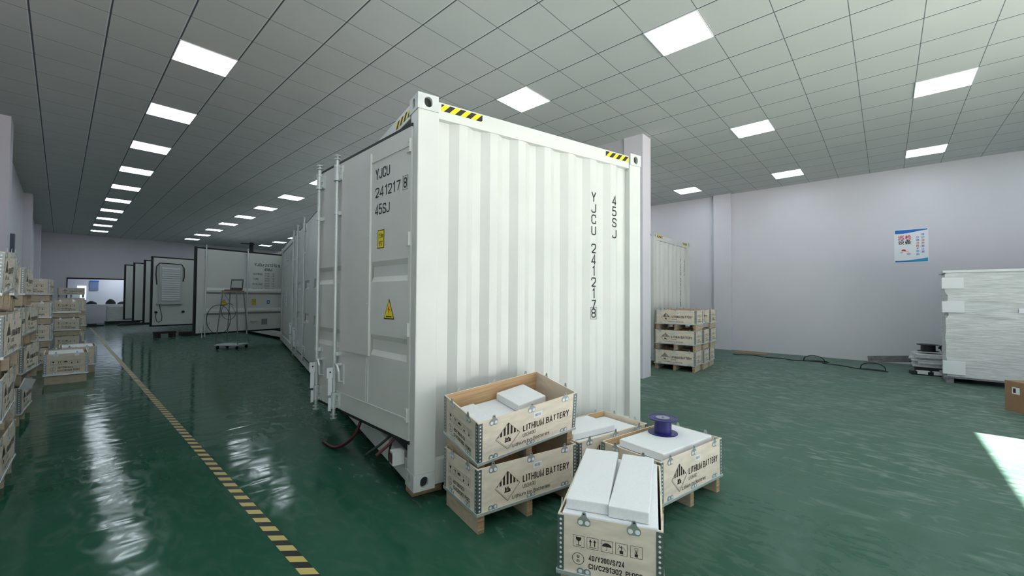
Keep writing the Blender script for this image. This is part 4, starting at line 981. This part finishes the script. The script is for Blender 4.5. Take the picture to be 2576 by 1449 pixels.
# pile of boards, papers, spool beside the wrapped load
o = MB().box(-.45, .45, -.02, .02, -.07, .07).build('foil_board', M['board']); o.location = (12.72, -.12, .155); o.rotation_euler = (.1, -.10, math.radians(-86)); tag(o, 'long grey foil covered board leaning on the paper pile near the wall', 'board')
PX, PY = 12.03, -.85
for k in range(7):
    o = MB().box(-.29, .30, -.42, .42, 0, .036).build('paper_bundle', M['paper'], bevel=.006)
    o.location = (PX+.03*math.sin(k*2.1), PY+.04*math.cos(k*1.7)+.06*k/7, .135+.0375*k); o.rotation_euler = (0, 0, .12*math.sin(k*1.3))
    tag(o, '%s flat bundle in the white pile beside the wrapped pallet load' % ['lowest', 'second', 'third', 'fourth', 'fifth', 'sixth', 'topmost'][k], 'bundle', 'flat white bundles piled beside the wrapped load')
o = MB().box(-.28, .28, -.40, .40, 0, .13).build('low_crate', M['black']); o.location = (PX-.02, PY+.02, 0); tag(o, 'black low crate under the pile of flat white bundles', 'crate')
for k, (dx, dy) in enumerate(((-.42, .36), (-.39, .13))):
    t = thing('power_supply_box', ['small white and black box on the floor, left one before the bundles', 'small white and black box on the floor, right one before the bundles'][k], 'box', (PX+dx, PY+dy, 0), .2)
    MB().box(-.09, .09, -.14, .14, 0, .07).build('case', M['black'], t); MB().box(-.095, -.01, -.12, .06, .02, .085).build('cover', M['white'], t)
t = thing('cable_spool', 'black cable spool on top of the white bundle pile', 'cable spool', (PX-.02, PY+.22, .438), 0)
MB().lathe([(.16, 0), (.16, .01)], n=28).build('bottom_flange', M['black'], t); MB().lathe([(.11, .01), (.11, .13)], n=28).build('drum', M['cable'], t); MB().lathe([(.17, .13), (.17, .142)], n=28).build('top_flange', M['black'], t)
for k in range(4):
    rr = .17+.02*k; c0 = (PX-.05, PY-.12, .455+.03*k)
    pts = [(c0[0]+rr*math.cos(i*.7+k), c0[1]+rr*.8*math.sin(i*.7+k), c0[2]+.03*math.sin(i*2.1+k)) for i in range(10)]
    cable('%s black cable coil lying on the bundle pile by the spool' % ['lowest', 'second', 'third', 'topmost'][k], pts, .017, M['cable'], 6, 'black cable coils on the bundle pile')
def zr(x_, y_, z=0.0):
    r_ = Fv+Rv*((x_-1288)/FPX)-Uv*((y_-724.5)/FPX); t_ = (z-HCAM)/r_.z; return (r_*t_+Vector((0, 0, HCAM)))
FLOORPTS = [(9.40, 3.05), (9.9, 2.75), (10.6, 2.95), (11.3, 2.75), (11.7, 2.2), (11.75, 1.75), (11.5, 1.5), (11.75, 1.2), (12.05, 1.45), (11.8, 1.1), (11.5, .75), (11.65, .35), (11.35, .15), (11.6, -.05), (11.9, .1)]
pts = [(12.2, 3.05), (12.15, 2.9), (12.3, 2.6), (12.1, 2.25), (12.15, 1.95), (12.0, 1.65), (12.15, 1.42), (12.3, 1.2), (12.2, 1.0), (11.95, 1.1), (11.8, .75), (11.55, .45), (11.5, .1), (11.45, -.02)]
cable('long black cable snaking along the foot of the right wall', [(a, b, .012) for a, b in pts], .010, M['cable'], 6)
for (cx, cy, nm) in ((12.1, 1.28, 'nearer the pillar'), (11.62, .22, 'nearer the bundle pile')):
    pts = [(cx+.03*math.cos(q*1.3), cy+(.20+.03*math.sin(q))*math.cos(q), .012+max(0, .14*math.sin(q))) for q in [i*math.pi/5 for i in range(14)]]
    cable('loose loop of black cable on the floor by the right wall, %s' % nm, pts, .009, M['cable'], 6)
o = MB().box(-.16, .16, -.40, .40, 0, .015).build('cardboard_sheet', M['kraft']); o.location = (12.75, 2.75, 0.0); tag(o, 'flat brown cardboard sheet on the floor at the foot of the right wall', 'cardboard sheet')
# poster on the right wall
t = thing('safety_poster', 'white and blue poster with Chinese characters on the right wall', 'poster', (XR-.006, -.16, 2.365), 0)
k_ = XR/13.4; PW, PH = .57, .775
t.location = (XR-.006, -.162*k_, 1.49+(2.368-1.49)*k_); FPp = lambda u, v, d: (-d, -u, v)
mb = MB(); mb.poly([(0, 0), (PW, 0), (PW, PH), (0, PH)], FPp, -.005, .003); sheet = mb.build('poster_sheet', M['sticker'], t)
mb = MB(); m2 = .012
n = 12; top = [(m2+(PW-2*m2)*i/n, PH-.085-.018*math.sin(i/n*math.pi*1.3+.5)+.03*(i/n)) for i in range(n+1)]
mb.flat([(m2, PH-m2), (PW-m2, PH-m2)]+top[::-1], [tuple(range(n+3))], FPp, .0036, 0)
bot = [(m2+(PW-2*m2)*i/n, .045+.055*(i/n)**2) for i in range(n+1)]
mb.flat([(PW-m2, m2), (m2, m2)]+bot, [tuple(range(n+3))], FPp, .0036, 1)
mb.flat([(m2, m2), (PW*.7, m2), (m2, .05)], [(0, 1, 2)], FPp, .0042, 0)
mb.build('blue_border', [M['blue'], M['cyan']], sheet, fix=False)
mb = MB()
for i, ch in enumerate('巡检'): put(mb, ch, FPp, .12+i*.118, .545, .082, .0036, 0, align='CENTER', off=.02)
for i, ch in enumerate('设备'): put(mb, ch, FPp, .12+i*.118, .435, .082, .0036, 1, align='CENTER', off=.02)
for i, ch in enumerate('仪器设备不带病'): put(mb, ch, FPp, .395, .56-i*.066, .040, .0036, 0 if i in (2, 3) else 2, align='CENTER', off=.01)
for i, ch in enumerate('维护保养要认真'): put(mb, ch, FPp, .480, .615-i*.066, .040, .0036, 0 if i in (2, 3) else 2, align='CENTER', off=.01)
disc(mb, FPp, .16, .27, .04, .0036, 14, 0, 0, math.pi); rect(mb, FPp, .17, .245, .258, .266, .0036, 0)
disc(mb, FPp, .245, .20, .036, .0036, 18, 3, sy=.8); disc(mb, FPp, .125, .235, .026, .0036, 14, 3, sy=.6)
mb.build('poster_print', [M['red'], M['ink'], M['blue'], mat('pale_grey_ink', (.5, .52, .56), .6)], sheet, fix=False)

# ---------------------------------------------------------------- far end things
t = thing('notice_board', 'pale blue notice with dark header seen through the far window', 'notice', (1.10, YE+2.86, 1.72), 0)
MB().box(0, .36, 0, .02, 0, .50).build('notice_sheet', M['gtape'], t); MB().box(0, .38, -.01, 0, .50, .58).build('notice_header', M['blue'], t)
t = thing('wall_switch_strip', 'narrow dark panel fixed high on the left wall beyond the first pillar', 'panel', (XL, 15.0, 1.95), 0)
MB().box(0, .07, 0, .25, .02, .95).build('panel_body', mat('slate_blue', (.10, .11, .17), .5), t)
t = thing('wrapped_pallet_load', 'grey film wrapped low pallet load beside the open doors at the far wall', 'wrapped pallet load', (1.62, 29.3, 0), .0)
mb = MB()
for k in range(9): mb.box(.01*math.sin(k*2), 1.2+.015*math.cos(k*3), 0, .8, .14+k*.085, .14+k*.085+.078)
mb.build('wrapped_goods', M['wrap'], t); MB().box(-.05, 1.25, -.05, .85, 0, .12).build('pallet', M['black'], t)
for (x_, y_, w2, lab) in ((.35, 27.9, 1.1, 'flat black sheet lying on the floor before the far wall'), (1.9, 27.6, 1.2, 'flat black sheet on the floor before the low wrapped load')):
    mb = MB(); mb.box(0, w2, 0, .5, 0, .05); mb.box(.1, w2-.25, .1, .42, .05, .09); o = mb.build('black_sheet', M['black']); o.location = (x_, y_, 0); tag(o, lab, 'sheet')
for (x_, w2, h2, lab) in ((1.12, .42, .18, 'dark low bundle on the ledge of the far window, by the bright doorway'), (1.85, .42, .28, 'dark heap on the window ledge in the middle of the far window'), (2.35, .5, .16, 'dark flat bundle on the window ledge nearest the open doors')):
    mb = MB(); prof = [(w2/2*math.cos(a)*(1), 0) for a in (0,)]
    mb.lathe([(w2*.5, 0), (w2*.46, h2*.4), (w2*.3, h2*.75), (w2*.12, h2)], n=14)
    o = mb.build('dark_bundle', M['cable'], smooth=True); o.location = (x_, YE+.55, WZ0); o.scale = (1, .45, 1); tag(o, lab, 'bundle', 'dark bundles on the far window ledge')
struct('window_sill', MB().box(WX0-.1, WX1, YE+.2, YE+.9, WZ0-.05, WZ0), M['wall'])
t = thing('steel_post', 'black steel post with a crossbar reaching the ceiling behind the back container door', 'post', (7.36, 27.3, 0), 0)
MB().box(0, .17, 0, .17, 0, CEIL-.001).build('post_shaft', M['black'], t); MB().box(-.45, .25, .05, .12, CEIL-.10, CEIL-.05).build('crossbar', M['black'], t)
